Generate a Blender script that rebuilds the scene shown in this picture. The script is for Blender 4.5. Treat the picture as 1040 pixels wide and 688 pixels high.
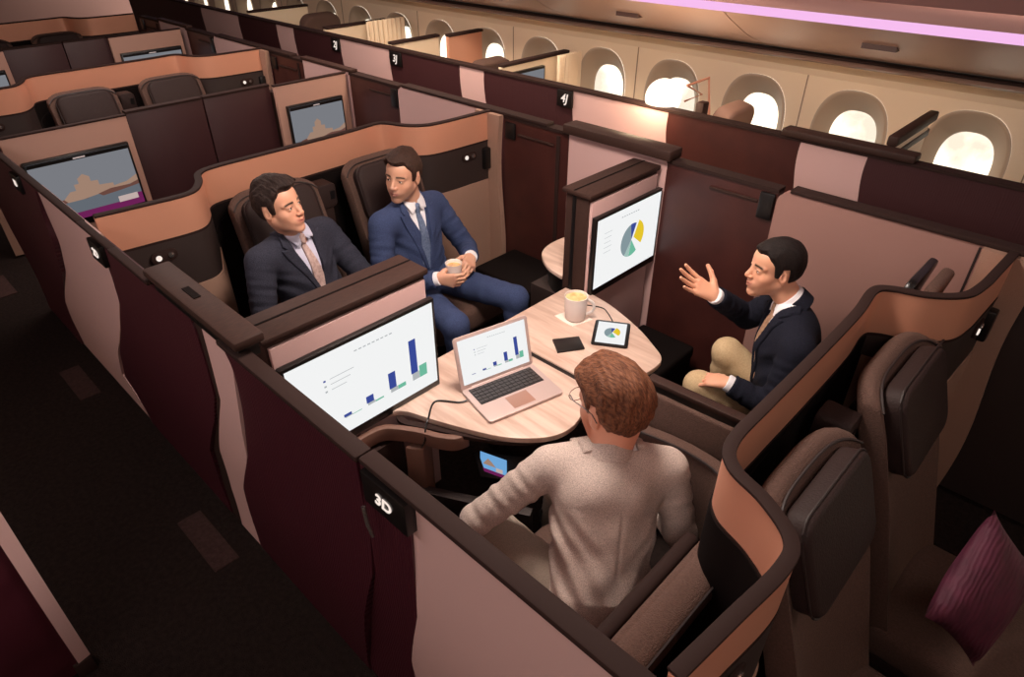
import bpy, bmesh, math, random
import numpy as np
from mathutils import Vector, Matrix
random.seed(7)
SC = bpy.context.scene
for o_ in list(bpy.data.objects): bpy.data.objects.remove(o_)
COL = SC.collection

# ------------------------------------------------------------------ camera, world, lights, exposure
CAM = Vector((0.0, -0.64, 2.55)); PITCH = math.radians(34.06); YAW = math.radians(43.91); FPX = 673.0
cam_d = bpy.data.cameras.new('camera'); cam_d.sensor_width = 36.0; cam_d.lens = FPX/1040*36; cam_d.clip_start = 0.02
cam = bpy.data.objects.new('camera', cam_d); COL.objects.link(cam); cam.location = CAM
cam.rotation_euler = (math.pi/2-PITCH, 0, YAW); SC.camera = cam
SC.view_settings.view_transform = 'Standard'; SC.view_settings.look = 'None'
SC.view_settings.gamma = 1.0; SC.view_settings.use_curve_mapping = False
SC.view_settings.exposure = 0.0

world = bpy.data.worlds.new('sky'); SC.world = world; world.use_nodes = True
nt = world.node_tree; nt.nodes.clear()
wo = nt.nodes.new('ShaderNodeOutputWorld'); wb = nt.nodes.new('ShaderNodeBackground')
tc = nt.nodes.new('ShaderNodeTexCoord'); wn = nt.nodes.new('ShaderNodeTexNoise'); wr = nt.nodes.new('ShaderNodeValToRGB')
wn.inputs['Scale'].default_value = 14; wn.inputs['Detail'].default_value = 6
wr.color_ramp.elements[0].position = .38; wr.color_ramp.elements[0].color = (.50,.44,.36,1)
wr.color_ramp.elements[1].position = .60; wr.color_ramp.elements[1].color = (1,.90,.74,1)
nt.links.new(tc.outputs['Generated'], wn.inputs['Vector']); nt.links.new(wn.outputs['Fac'], wr.inputs['Fac'])
nt.links.new(wr.outputs['Color'], wb.inputs['Color']); wb.inputs['Strength'].default_value = 2.1
nt.links.new(wb.outputs[0], wo.inputs['Surface'])

def area(name, loc, target, sx, sy, power, color):
    d = bpy.data.lights.new(name, 'AREA'); d.shape = 'RECTANGLE'; d.size = sx; d.size_y = sy
    d.energy = power; d.color = color
    o = bpy.data.objects.new(name, d); COL.objects.link(o); o.location = loc
    o.rotation_euler = (Vector(target)-Vector(loc)).to_track_quat('-Z', 'Y').to_euler()
    return o
area('cabin_light_quad', (-1.55, 1.1, 2.85), (-1.85, 1.25, 0.7), .7, .5, 74, (1.0, .86, .76))
area('cabin_light_front', (0.35, -0.75, 2.80), (-1.2, 0.9, 0.9), .7, .7, 17, (1.0, .84, .76))
area('cabin_light_aisle', (-2.3, -1.45, 2.5), (-2.1, 0.0, 0.75), 3.6, .25, 27, (1.0, .86, .82))
area('fill_light_bow', (1.5, 1.7, 2.7), (-.1, 1.6, 0.6), .8, .8, 10, (1.0, .84, .76))  # added fill for the shells at the front, no known fitting
area('cabin_light_rear', (-5.6, 1.2, 2.85), (-5.6, 1.3, 0.8), 2.4, 1.0, 56, (1.0, .84, .76))
area('cabin_light_side', (-2.2, 3.1, 2.62), (-2.4, 4.7, 1.0), 6.5, .25, 220, (1.0, .84, .66))

# ------------------------------------------------------------------ pixel rays (to read the photograph's lines on known planes)
def ray(u, v):
    a = (u-519.0, -(v-344.0), FPX); c, s = math.cos(PITCH), math.sin(PITCH)
    r, fw, up = a[0], a[2]*c+a[1]*s, -a[2]*s+a[1]*c
    return Vector((r*.72048-fw*.69348, r*.69348+fw*.72048, up))
def onY(u, v, y):
    r = ray(u, v); return CAM+r*((y-CAM.y)/r.y)
def onZ(u, v, z):
    r = ray(u, v); return CAM+r*((z-CAM.z)/r.z)

# ------------------------------------------------------------------ materials
def srgb(r, g, b):
    f = lambda c: ((c/255+.055)/1.055)**2.4 if c > 10 else c/255/12.92
    return (f(r), f(g), f(b), 1)
MATS = {}
def mat(name, col, rough=.5, metal=0, bump=None, bscale=60, bstr=.2, col2=None, cscale=8, stretch=(1,1,1), kind='noise', spec=.5, coord='Object', sheen=0):
    m = bpy.data.materials.new(name); m.use_nodes = True; n = m.node_tree; b = n.nodes['Principled BSDF']
    b.inputs['Base Color'].default_value = col; b.inputs['Roughness'].default_value = rough; b.inputs['Metallic'].default_value = metal
    b.inputs['Specular IOR Level'].default_value = spec
    if sheen: b.inputs['Sheen Weight'].default_value = sheen
    t = n.nodes.new('ShaderNodeTexCoord'); mp = n.nodes.new('ShaderNodeMapping'); mp.inputs['Scale'].default_value = stretch
    n.links.new(t.outputs[coord], mp.inputs['Vector'])
    if col2 is not None:
        q = n.nodes.new('ShaderNodeTexNoise'); q.inputs['Scale'].default_value = cscale; q.inputs['Detail'].default_value = 4
        r = n.nodes.new('ShaderNodeValToRGB'); r.color_ramp.elements[0].color = col; r.color_ramp.elements[1].color = col2
        r.color_ramp.elements[0].position = .35; r.color_ramp.elements[1].position = .65
        n.links.new(mp.outputs[0], q.inputs['Vector']); n.links.new(q.outputs['Fac'], r.inputs['Fac']); n.links.new(r.outputs[0], b.inputs['Base Color'])
    if bump:
        if bump == 'wave':
            q = n.nodes.new('ShaderNodeTexWave'); q.inputs['Scale'].default_value = bscale; q.inputs['Distortion'].default_value = 6
            q.inputs['Detail'].default_value = 2; q.inputs['Detail Scale'].default_value = .6; out = q.outputs['Fac']
        elif bump == 'weave':
            q = n.nodes.new('ShaderNodeTexVoronoi'); q.inputs['Scale'].default_value = bscale; out = q.outputs['Distance']
        else:
            q = n.nodes.new('ShaderNodeTexNoise'); q.inputs['Scale'].default_value = bscale; q.inputs['Detail'].default_value = 5; out = q.outputs['Fac']
        bp = n.nodes.new('ShaderNodeBump'); bp.inputs['Strength'].default_value = bstr; bp.inputs['Distance'].default_value = .01
        n.links.new(mp.outputs[0], q.inputs['Vector']); n.links.new(out, bp.inputs['Height']); n.links.new(bp.outputs[0], b.inputs['Normal'])
    MATS[name] = m; return m
def emit(name, col, s=1.0):
    m = bpy.data.materials.new(name); m.use_nodes = True; n = m.node_tree; n.nodes.clear()
    e = n.nodes.new('ShaderNodeEmission'); e.inputs[0].default_value = col; e.inputs[1].default_value = s
    o = n.nodes.new('ShaderNodeOutputMaterial'); n.links.new(e.outputs[0], o.inputs[0]); MATS[name] = m; return m
M_MAROON = mat('maroon_laminate', srgb(64, 21, 32), .42, bump='wave', bscale=9, bstr=.35, stretch=(3,1,.35))
M_PINK = mat('rose_panel', srgb(196, 160, 156), .6, bump='noise', bscale=220, bstr=.08)
M_BEIGE = mat('beige_fabric_shell', srgb(160, 124, 106), .8, bump='weave', bscale=260, bstr=.3)
M_TRIM = mat('dark_trim', srgb(46, 31, 28), .75, spec=.15)
M_DOORIN = mat('brown_wood_laminate', srgb(70, 34, 29), .42, bump='noise', bscale=90, bstr=.06, col2=srgb(58,27,24), cscale=5)
M_WOODCAP = mat('dark_wood_cap', srgb(60, 40, 34), .6, spec=.2, col2=srgb(48,32,28), cscale=30, stretch=(8,1,8))
M_MAROON2 = mat('deep_maroon_laminate', srgb(56, 25, 28), .5, bump='wave', bscale=9, bstr=.2, stretch=(3,1,.35))
M_ROSE2 = mat('taupe_rose_panel', srgb(150, 112, 103), .6, bump='noise', bscale=220, bstr=.08)
M_VOID = mat('shade_black_shell', srgb(20, 14, 13), .85, spec=.08)  # near black: shade put into the colour of recessed shell parts
M_GLASS = mat('window_glass', (1,.98,.95,1), .0)
M_GLASS.node_tree.nodes['Principled BSDF'].inputs['Transmission Weight'].default_value = 1.0; M_GLASS.node_tree.nodes['Principled BSDF'].inputs['IOR'].default_value = 1.15
M_CONS = mat('console_brown', srgb(112, 78, 65), .6, bump='noise', bscale=200, bstr=.06)
M_BLACK = mat('black_plastic', srgb(18, 15, 15), .35)
M_COPPER = mat('copper_band', srgb(214, 152, 124), .42, metal=.3, bump='noise', bscale=300, bstr=.05)
M_NICHE = mat('dark_niche_shell', srgb(46, 33, 30), .6, bump='noise', bscale=160, bstr=.15)
M_SEAT = mat('brown_seat_fabric', srgb(94, 68, 58), .85, bump='weave', bscale=240, bstr=.4, col2=srgb(82,58,49), cscale=120)
M_LEATHER = mat('dark_brown_leather', srgb(46, 32, 30), .62, spec=.25, bump='noise', bscale=140, bstr=.25)
M_PIPING = mat('piping', srgb(38, 24, 22), .6)
M_TABLE = mat('ash_wood_table', srgb(216, 188, 172), .35, col2=srgb(190,158,142), cscale=2.2, stretch=(1.5,12,1))
M_ROSEGOLD = mat('rose_gold_metal', srgb(198, 174, 168), .4, metal=.2)
M_CREAM = mat('cream_sidewall', srgb(236, 212, 182), .6)
M_BEZEL = mat('window_bezel', srgb(188, 166, 144), .5)
M_BIN = mat('bin_laminate', srgb(202, 168, 154), .45)
M_GREYBIN = mat('bin_latch', srgb(84, 64, 58), .5)
M_CEIL = mat('ceiling_panel', srgb(150, 112, 108), .6)
M_CARPET = mat('dark_carpet', srgb(33, 25, 23), .95, bump='noise', bscale=190, bstr=.8, col2=srgb(44,34,31), cscale=45, spec=.1)
M_CARPET2 = mat('light_carpet_inset', srgb(74, 54, 51), .95, bump='noise', bscale=190, bstr=.8, col2=srgb(62,45,43), cscale=60, spec=.1)
M_WHITE = mat('white_ceramic', srgb(236, 226, 222), .25)
M_COFFEE = mat('coffee_foam', srgb(206, 158, 96), .5, col2=srgb(236,206,150), cscale=30)
M_PAPER = mat('paper_napkin', srgb(236, 216, 204), .8)
M_CUSHION = mat('purple_cushion_fabric', srgb(72, 20, 42), .7, bump='wave', bscale=22, bstr=.22, col2=srgb(92,32,56), cscale=16)
M_CHROME = mat('chrome', srgb(190,180,175), .2, metal=.9)
M_RED = mat('red_wire', srgb(140, 40, 40), .4)
E_WHITE = emit('screen_white', srgb(242, 243, 243), 1.0)
E_GREY = emit('screen_grey', srgb(176, 180, 182)); E_BLUE = emit('screen_blue', srgb(58, 74, 150)); E_GREEN = emit('screen_green', srgb(110, 184, 156))
E_YELLOW = emit('screen_yellow', srgb(228, 196, 44)); E_SLATE = emit('screen_slate', srgb(132, 150, 156)); E_MINT = emit('screen_mint', srgb(160, 190, 184))
E_SKY = emit('screen_sky', srgb(120, 122, 128)); E_WATER = emit('screen_water', srgb(98, 104, 112)); E_STONE = emit('screen_stone', srgb(158, 128, 110))
E_STONE2 = emit('screen_stone_shade', srgb(104, 70, 62)); E_PURPLE = emit('screen_purple', srgb(106, 32, 84)); E_PALE = emit('screen_pale', srgb(190, 170, 165))
E_BRIGHTSKY = emit('screen_bright_sky', srgb(110, 165, 215))
E_SIGN = emit('sign_glow', srgb(250, 232, 220), 1.0)
E_LED = emit('pink_led', srgb(248, 190, 240), 1.0)
E_GLARE = emit('glare_globe_glow', (1, .82, .66, 1), 2.2)  # glow of the globe that replaces the sun glare

# ------------------------------------------------------------------ mesh helpers
def wloc(o):
    v = Vector((0,0,0))
    while o is not None: v += o.location; o = o.parent
    return v
class MB:
    def __init__(s, M=None): s.bm = bmesh.new(); s.M = M; s.mi = 0
    def _v(s, p):
        p = Vector(p); return s.bm.verts.new(s.M @ p if s.M else p)
    def face(s, pts):
        f = s.bm.faces.new([s._v(p) for p in pts]); f.material_index = s.mi; return f
    def box(s, a, b):
        x0,y0,z0 = a; x1,y1,z1 = b
        v = [s._v(p) for p in ((x0,y0,z0),(x1,y0,z0),(x1,y1,z0),(x0,y1,z0),(x0,y0,z1),(x1,y0,z1),(x1,y1,z1),(x0,y1,z1))]
        for q in ((0,3,2,1),(4,5,6,7),(0,1,5,4),(1,2,6,5),(2,3,7,6),(3,0,4,7)): s.bm.faces.new([v[i] for i in q]).material_index = s.mi
        return s
    def prism(s, pts, vec):
        vec = Vector(vec); a = [s._v(p) for p in pts]; b = [s._v(Vector(p)+vec) for p in pts]; n = len(pts)
        s.bm.faces.new(a[::-1]).material_index = s.mi; s.bm.faces.new(b).material_index = s.mi
        for i in range(n): s.bm.faces.new([a[i], a[(i+1)%n], b[(i+1)%n], b[i]]).material_index = s.mi
        return s
    def loft(s, rings, closed=True, caps=True):
        R = [[s._v(p) for p in r] for r in rings]; n = len(R[0])
        for i in range(len(R)-1):
            for j in range(n if closed else n-1):
                k = (j+1) % n; s.bm.faces.new([R[i][j], R[i][k], R[i+1][k], R[i+1][j]]).material_index = s.mi
        if caps and closed:
            s.bm.faces.new(R[0][::-1]).material_index = s.mi; s.bm.faces.new(R[-1]).material_index = s.mi
        return s
    def lathe(s, prof, c=(0,0,0), n=28, caps=False):
        c = Vector(c)
        return s.loft([[c+Vector((r*math.cos(2*math.pi*k/n), r*math.sin(2*math.pi*k/n), z)) for k in range(n)] for r, z in prof], True, caps)
    def tube(s, pts, r, n=8):
        pts = [Vector(p) for p in pts]; rings = []; up = Vector((0,0,1))
        for i, p in enumerate(pts):
            t = (pts[min(i+1,len(pts)-1)]-pts[max(i-1,0)]).normalized()
            a = t.cross(up) if abs(t.dot(up)) < .95 else t.cross(Vector((1,0,0))); a.normalize(); b = t.cross(a).normalized()
            rr = r[i] if isinstance(r, (list, tuple)) else r
            rings.append([p+a*rr*math.cos(2*math.pi*k/n)+b*rr*math.sin(2*math.pi*k/n) for k in range(n)])
        return s.loft(rings)
    def ribbon(s, plan, z0, z1, t):
        # wall along a plan curve; z0, z1 constants or lists; t thickness to the left side
        n = len(plan); rings = []
        for i in range(n):
            a = Vector((*plan[max(i-1,0)],0)); b = Vector((*plan[min(i+1,n-1)],0)); d = (b-a).normalized(); nn = Vector((-d.y, d.x, 0))
            p = Vector((*plan[i],0)); lo = z0[i] if isinstance(z0, (list,tuple)) else z0; hi = z1[i] if isinstance(z1, (list,tuple)) else z1
            q = p+nn*t
            rings.append([(p.x,p.y,lo),(q.x,q.y,lo),(q.x,q.y,hi),(p.x,p.y,hi)])
        return s.loft(rings)
    def panel(s, zs, xl, xr, yf, yb):
        # upright panel on a plane of constant y with wavy side edges; yf(z) gives its front face
        rings = [[(xl(z), yf(z), z), (xr(z), yf(z), z), (xr(z), yb, z), (xl(z), yb, z)] for z in zs]
        return s.loft(rings)
    def build(s, name, m, parent=None, bevel=0, seg=2, smooth=True, subsurf=0, label=None, ang=35):
        bm = s.bm
        if bevel:
            bmesh.ops.recalc_face_normals(bm, faces=bm.faces)
            ed = [e for e in bm.edges if len(e.link_faces) == 2 and e.calc_face_angle(0) > math.radians(40)]
            bmesh.ops.bevel(bm, geom=ed, offset=bevel, segments=seg, affect='EDGES', profile=.5, clamp_overlap=True)
        bmesh.ops.recalc_face_normals(bm, faces=bm.faces)
        L = wloc(parent) if parent else Vector((0,0,0))
        if parent: bmesh.ops.translate(bm, verts=bm.verts, vec=-L)
        if smooth:
            for f in bm.faces: f.smooth = True
            for e in bm.edges:
                e.smooth = not (len(e.link_faces) == 2 and e.calc_face_angle(0) > math.radians(ang))
        me = bpy.data.meshes.new(name); bm.to_mesh(me); bm.free()
        for q in (m if isinstance(m, (list,tuple)) else [m]): me.materials.append(q)
        o = bpy.data.objects.new(name, me); COL.objects.link(o)
        if parent: o.parent = parent
        if subsurf: md = o.modifiers.new('subsurf', 'SUBSURF'); md.levels = md.render_levels = subsurf
        if label: o['label'] = label
        return o
def thing(name, label, cat, loc=(0,0,0), group=None):
    o = bpy.data.objects.new(name, None); COL.objects.link(o); o.location = loc; o.empty_display_size = .1
    o['label'] = label; o['category'] = cat
    if group: o['group'] = group
    return o
def tag(o, label, cat, group=None):
    o['label'] = label; o['category'] = cat
    if group: o['group'] = group
    return o
def struct(o): o['kind'] = 'structure'; return o
def kids(o): return [c for c in COL.objects if c.parent == o]
def dup(o, parent=None, dx=0, label=None, group=None):
    c = o.copy(); COL.objects.link(c); c.parent = parent
    if parent is None:
        c.location = o.location+Vector((dx,0,0))
        if label: c['label'] = label
        if group: c['group'] = group
    for k in kids(o):
        dup(k, c)
    return c
def spline(pts, n=8):
    P = [Vector(p) for p in pts]; P = [P[0]]+P+[P[-1]]; out = []
    for i in range(1, len(P)-2):
        for k in range(n):
            t = k/n; a,b,c,d = P[i-1],P[i],P[i+1],P[i+2]
            out.append(.5*((2*b)+(-a+c)*t+(2*a-5*b+4*c-d)*t*t+(-a+3*b-3*c+d)*t**3))
    out.append(P[-2]); return out
def rrect(w, h, r, n=5, sq=1.0):
    pts = []
    for cx, cy, a0 in ((w/2-r, h/2-r, 0), (-w/2+r, h/2-r, 90), (-w/2+r, -h/2+r, 180), (w/2-r, -h/2+r, 270)):
        for k in range(n+1):
            a = math.radians(a0+90*k/n); pts.append((cx+r*math.cos(a), cy+r*math.sin(a)))
    return pts
def zfun(pix, y, dx=0.0):
    pts = sorted(((onY(u, v, y).z, onY(u, v, y).x+dx) for u, v in pix)); zs = [p[0] for p in pts]; xs = [p[1] for p in pts]
    return lambda z: float(np.interp(z, zs, xs))
ZS = [0.03+i*(1.30-0.03)/36 for i in range(37)]
def const(c): return lambda z: c

# ------------------------------------------------------------------ room shell
def shell():
    b = MB(); b.box((-17,-2.4,-.06),(3.2,4.72,0)); struct(b.build('floor', M_CARPET))
    for i, x in enumerate((-2.47,-4.22,-5.97)):
        b = MB(); b.box((x-.20,-.21,0),(x+.20,-.095,.006)); struct(b.build('trim_%d' % (i+1), M_CARPET2))
    b = MB(); b.prism([(-17,-2.5,2.30),(-17,-2.0,2.55),(-17,-1.4,2.92),(-17,1.9,2.92),(-17,2.9,2.68),(-17,3.52,2.06),(-17,3.55,2.10),(-17,3.2,2.75),(-17,2.4,3.0),(-17,-1.9,3.0),(-17,-2.5,2.75)], (20.2,0,0))
    struct(b.build('ceiling', M_CEIL))
    b = MB(); b.box((-17,-2.5,-.06),(3.2,-2.4,2.75)); struct(b.build('wall_left', M_CREAM))
    b = MB(); b.box((-17.1,-2.5,-.06),(-17,5.2,3.0)); struct(b.build('wall_back', M_CEIL))
    b = MB(); b.box((3.2,-2.5,-.06),(3.3,5.2,3.0)); struct(b.build('wall_front', M_CREAM))
    # side wall with oval window openings
    W0, SP = -0.86, 0.757; YW = 4.6; zc = 1.0; N = 48; HW = SP/2
    b = MB(); ncell = 21
    rx, rz = .275, .37
    def oval(cx, rx, rz, y, cz=zc, p=2.5):
        out = []
        for k in range(N):
            a = 2*math.pi*(k+.5)/N; c, s = math.cos(a), math.sin(a)
            out.append((cx+rx*math.copysign(abs(c)**(2/p), c), y, cz+rz*math.copysign(abs(s)**(2/p), s)))
        return out
    def rect(cx, x0, x1, z0, z1, y):
        out = []
        for k in range(N):
            a = 2*math.pi*(k+.5)/N; c, s = math.cos(a), math.sin(a)
            hx = (x1-x0)/2; t = min(hx/abs(c) if abs(c) > 1e-6 else 1e9, ((z1-zc) if s > 0 else (zc-z0))/abs(s) if abs(s) > 1e-6 else 1e9)
            out.append((cx+c*t, y, zc+s*t))
        for X_, Z_ in ((x0,z0),(x1,z0),(x1,z1),(x0,z1)):
            j = min(range(N), key=lambda q: (out[q][0]-X_)**2+(out[q][2]-Z_)**2); out[j] = (X_, y, Z_)
        return out
    cs = [W0+SP*(3-i) for i in range(ncell)]
    for c in cs:
        b.loft([rect(c, c-HW, c+HW, .45, 1.42, YW), oval(c, rx, rz, YW)], True, False)
        b.loft([oval(c, rx, rz, YW), oval(c, rx, rz, YW+.02)], True, False)
    x0, x1 = cs[-1]-HW, cs[0]+HW
    b.face([(x0,YW,0),(x1,YW,0),(x1,YW,.45),(x0,YW,.45)])
    prof = [(YW,1.42),(YW-.02,1.47),(YW-.08,1.52),(YW-.17,1.545)]
    for k in range(3):
        (ya,za),(yb,zb) = prof[k], prof[k+1]; b.face([(x0,ya,za),(x1,ya,za),(x1,yb,zb),(x0,yb,zb)])
    o = b.build('wall_right', M_CREAM, ang=60); struct(o)
    for i, c in enumerate(cs):
        t = MB()
        t.loft([oval(c, rx, rz, YW-.004), oval(c, rx-.015, rz-.015, YW-.006), oval(c, rx-.03, rz-.03, YW+.012), oval(c, .185, .245, YW+.10, zc-.03), oval(c, .172, .232, YW+.13, zc-.03)], True, False)
        w = t.build('window_%d' % (i+1), M_BEZEL, ang=60); struct(w)
        g_ = MB(); g_.loft([oval(c, .173, .233, YW+.128, zc-.03), oval(c, .173, .233, YW+.131, zc-.03)], True, True); g_.build('pane', M_GLASS, w)
    # panel seams between window bays
    for i in range(0, ncell-1, 2):
        c = cs[i]-HW
        t = MB(); t.box((c-.004, YW-.004, .45), (c+.004, YW+.002, 1.42)); struct(t.build('trim_%d' % (10+i), mat('seam', srgb(150,125,105), .7) if 'seam' not in MATS else MATS['seam']))
    # overhead bins
    yb = YW-.17
    t = MB(); t.prism([(x0,yb,1.545),(x0,yb-.03,1.55),(x0,yb-.05,1.565),(x0,yb-.03,1.585),(x0,yb+.05,1.60)], (x1-x0,0,0)); struct(t.build('trim_30', mat('bin_edge_trim', srgb(150,118,104), .4)))
    t = MB(); t.prism([(x0,yb+.02,1.575),(x0,yb-.055,1.592),(x0,yb-.055,1.606),(x0,yb+.02,1.61)], (x1-x0,0,0)); struct(t.build('trim_31', M_TRIM))
    L = 1.82; k = 0
    xx = 3.19
    while xx > x0:
        a = max(xx-L, x0)
        t = MB(); pr = spline([(0,yb-.0,1.61),(0,yb-.10,1.64),(0,yb-.35,1.72),(0,yb-.60,1.83),(0,3.66,1.915)], 5)
        r0 = [(xx-.004, p.y, p.z) for p in pr]; r1 = [(a+.004, p.y, p.z) for p in pr]
        t.loft([r0+[(xx-.004,4.5,1.95)], r1+[(a+.004,4.5,1.95)]], True, True)
        bn = thing('overhead_bin', 'overhead bin door above the windows, '+['out of the frame to the right','at the very right edge','holding the latch, right of the curved seam','left of the curved seam','over the middle windows','second past the middle windows','third past the middle windows','fourth past the middle windows','toward the far end','next to last at the far end','last at the far end','beyond the far rows'][min(k,11)], 'overhead bin', ((xx+a)/2, yb, 1.61))
        t.build('bin_door', M_BIN, bn, ang=60)
        k += 1
        t = MB(); lx = xx-1.46+ .0
        lx = (xx+a)/2
        t.box((lx-.10, 3.905, 1.765),(lx+.10, 3.985, 1.80)); t.build('latch', M_GREYBIN, bn)
        xx -= L
    t = MB(); t.prism([(x0,3.66,1.915),(x0,3.60,1.922),(x0,3.575,1.960),(x0,3.64,1.975)], (x1-x0,0,0))
    tag(t.build('light_strip', E_LED), 'glowing pink light strip along the top of the overhead bins', 'light strip')
    t = MB(); t.box((x0, 3.575, 1.975), (x1, 4.55, 2.06)); struct(t.build('trim_32', M_CEIL))
shell()
# ------------------------------------------------------------------ near aisle wall (y = 0), read panel by panel
B1 = zfun([(30,180),(44,218),(57,247),(66,276),(67,305),(73,325),(87,360),(104,391),(152,447)], 0)
B2 = zfun([(87,221),(96,247),(110,276),(121,305),(123.5,331),(121,357),(123.5,380),(134,396),(161,444)], 0)
B2b = lambda z: B2(z)+.035
B3 = zfun([(187,312),(200,343),(212,375),(221,401),(222.5,426),(215,456),(223,492),(243,542)], 0)
B4 = zfun([(199,322),(205,340),(217,375),(227,406),(226,430),(224,456),(233,497),(249,545)], 0)
B5 = zfun([(222,344),(235.6,375),(245,416),(254,461),(251,492),(258,527),(266,564)], 0)
B6 = zfun([(363,470),(368,505),(377,546),(382,581),(376,622),(374,671)], 0)
B7 = zfun([(410.6,502),(413,524),(418.5,565),(425.5,625),(418.5,671)], 0)
wav = lambda a, ph, off: (lambda z: off+a*math.sin(z*5.2+ph))
def near_wall():
    def seg(parent, name, xl, xr, m, off=0.0, amp=.012, ph=0.4, zt=1.30):
        zs = [0.03+i*(zt-.03)/36 for i in range(37)]
        return MB().panel(zs, xl, xr, wav(amp, ph, off), .036+off*.3).build(name, m, parent, ang=50)
    def rail(parent, x0, x1, z=1.30, h=.022, y0=-.012, y1=.040, name='top_rail', bev=.006):
        return MB().box((x0,y0,z),(x1,y1,z+h)).build(name, M_TRIM, parent, bevel=bev)
    def plinth(parent, x0, x1):
        MB().box((x0,.012,.0),(x1,.06,.06)).build('plinth', M_TRIM, parent)
    def sign(parent, x0, x1, zt, text, h=.12, sz=.07):
        q = MB().box((x0,-.022,zt-h),(x1,.02,zt)).build('number_plaque', M_BLACK, parent, bevel=.004)
        cu = bpy.data.curves.new('number', 'FONT'); cu.body = text; cu.size = sz; cu.align_x = 'CENTER'; cu.align_y = 'CENTER'; cu.extrude = .001; cu.offset = .0012; cu.shear = .2
        tmp = bpy.data.objects.new('number', cu); COL.objects.link(tmp)
        bpy.context.view_layer.update()
        me = bpy.data.meshes.new_from_object(tmp.evaluated_get(bpy.context.evaluated_depsgraph_get())); bpy.data.objects.remove(tmp)
        me.transform(Matrix.Translation(Vector(((x0+x1)/2, -.0245, zt-h/2))-wloc(parent)) @ Matrix.Rotation(math.pi/2, 4, 'X')); me.materials.clear(); me.materials.append(E_SIGN)
        o = bpy.data.objects.new('number', me); COL.objects.link(o); o.parent = q; return q
    W = []
    a = thing('suite_wall', 'suite wall nearest the camera, plain rose panel beside the black 3D number plaque', 'suite wall', (-.3,0.03,0))
    seg(a, 'rose_panel', B7, const(.75), M_PINK, ph=1.2); seg(a, 'maroon_panel', B6, B7, M_MAROON, amp=.006)
    rail(a, -1.165, .75); plinth(a, -1.1, .75); sign(a, -1.15, -.965, 1.295, '3D', .115, .056)
    b = thing('sliding_door', 'maroon sliding suite door in front of the left monitor', 'sliding door', (-1.5,.03,0))
    seg(b, 'door_panel', lambda z: B5(z)+.004, lambda z: B6(z)-.006, M_MAROON, off=-.012, ph=2.0)
    rail(b, -1.96, -1.168, y0=-.018, y1=.036); plinth(b, -2.2, -1.12)
    MB().tube([onY(368,515,-.03),onY(372,532,-.034),onY(378,545,-.03)], .006).build('door_pull', M_CHROME, b)
    c = thing('suite_wall', 'narrow wavy rose strip with dark edge between two maroon doors', 'suite wall', (-2.1,.03,0))
    seg(c, 'dark_panel', B3, B4, M_TRIM); seg(c, 'rose_panel', B4, B5, M_PINK, off=-.006); plinth(c, -2.5, -2.2)
    cap = MB(); cap.prism([(-2.52,-.02,1.345),(-2.52,.085,1.345),(-1.80,.085,1.345),(-1.80,-.02,1.345)], (0,0,.035)); cap.build('cap_rail', M_WOODCAP, c, bevel=.010)
    MB().box((-2.26,.02,1.3805),(-2.16,.045,1.383)).build('latch_slot', M_VOID, c)
    MB().box((-2.5,.0,1.29),(-1.83,.07,1.345)).build('door_track', M_BLACK, c)
    d = thing('sliding_door', 'maroon sliding suite door below the seat console of the man in the dark suit', 'sliding door', (-2.6,.03,0))
    seg(d, 'door_panel', B2b, lambda z: B3(z)-.004, M_MAROON, off=-.01, ph=.8); rail(d, -2.93, -2.53, y0=-.018, y1=.018); plinth(d, -3.3, -2.5)
    e = thing('suite_wall', 'broad wavy rose suite wall with a small plaque at the left of the copper band', 'suite wall', (-3.4,.03,0))
    seg(e, 'rose_panel', lambda z: B1(z)+.003, B2, M_PINK, ph=2.2); seg(e, 'edge_strip', B2, B2b, M_BEIGE, amp=.012, ph=.8)
    rail(e, -4.35, -3.32, y1=.025); rail(e, -3.34, -2.93, h=.02, y1=.02); plinth(e, -4.0, -3.3)
    sign(e, -3.20, -3.05, 1.285, '2D', .10, .055)
    f = thing('sliding_door', 'dark maroon sliding door at the far left edge of the picture', 'sliding door', (-4.5,.03,0))
    seg(f, 'door_panel', const(-5.3), B1, M_MAROON, off=-.01); rail(f, -5.3, -4.35, y1=.02); plinth(f, -5.3, -4.0); sign(f, -4.40, -4.27, 1.285, '1D', .10, .05)
    # suite on the other side of the near aisle
    g = thing('suite_wall', 'maroon suite wall end with a rose edge in the bottom left corner across the aisle', 'suite wall', (-2.23,-.74,0))
    MB().loft([[(-2.235+w,-.78,z),(-2.235+w,-.745,z),(-2.20+w,-.735,z),(-2.19+w,-.78,z)] for z, w in [(z_, .02*math.sin(z_*4)) for z_ in [.08+i*.04 for i in range(31)]]]).build('rose_edge', M_PINK, g)
    MB().box((-2.25,-.80,0),(-2.18,-.735,.08)).build('foot', M_TRIM, g, bevel=.006)
    MB().loft([[(-2.25+w,-1.9,z),(-2.25+w,-.78,z),(-2.20+w,-.78,z),(-2.20+w,-1.9,z)] for z, w in [(z_, .02*math.sin(z_*4)) for z_ in [.02+i*.04 for i in range(33)]]]).build('maroon_panel', M_MAROON, g)
near_wall()

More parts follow.
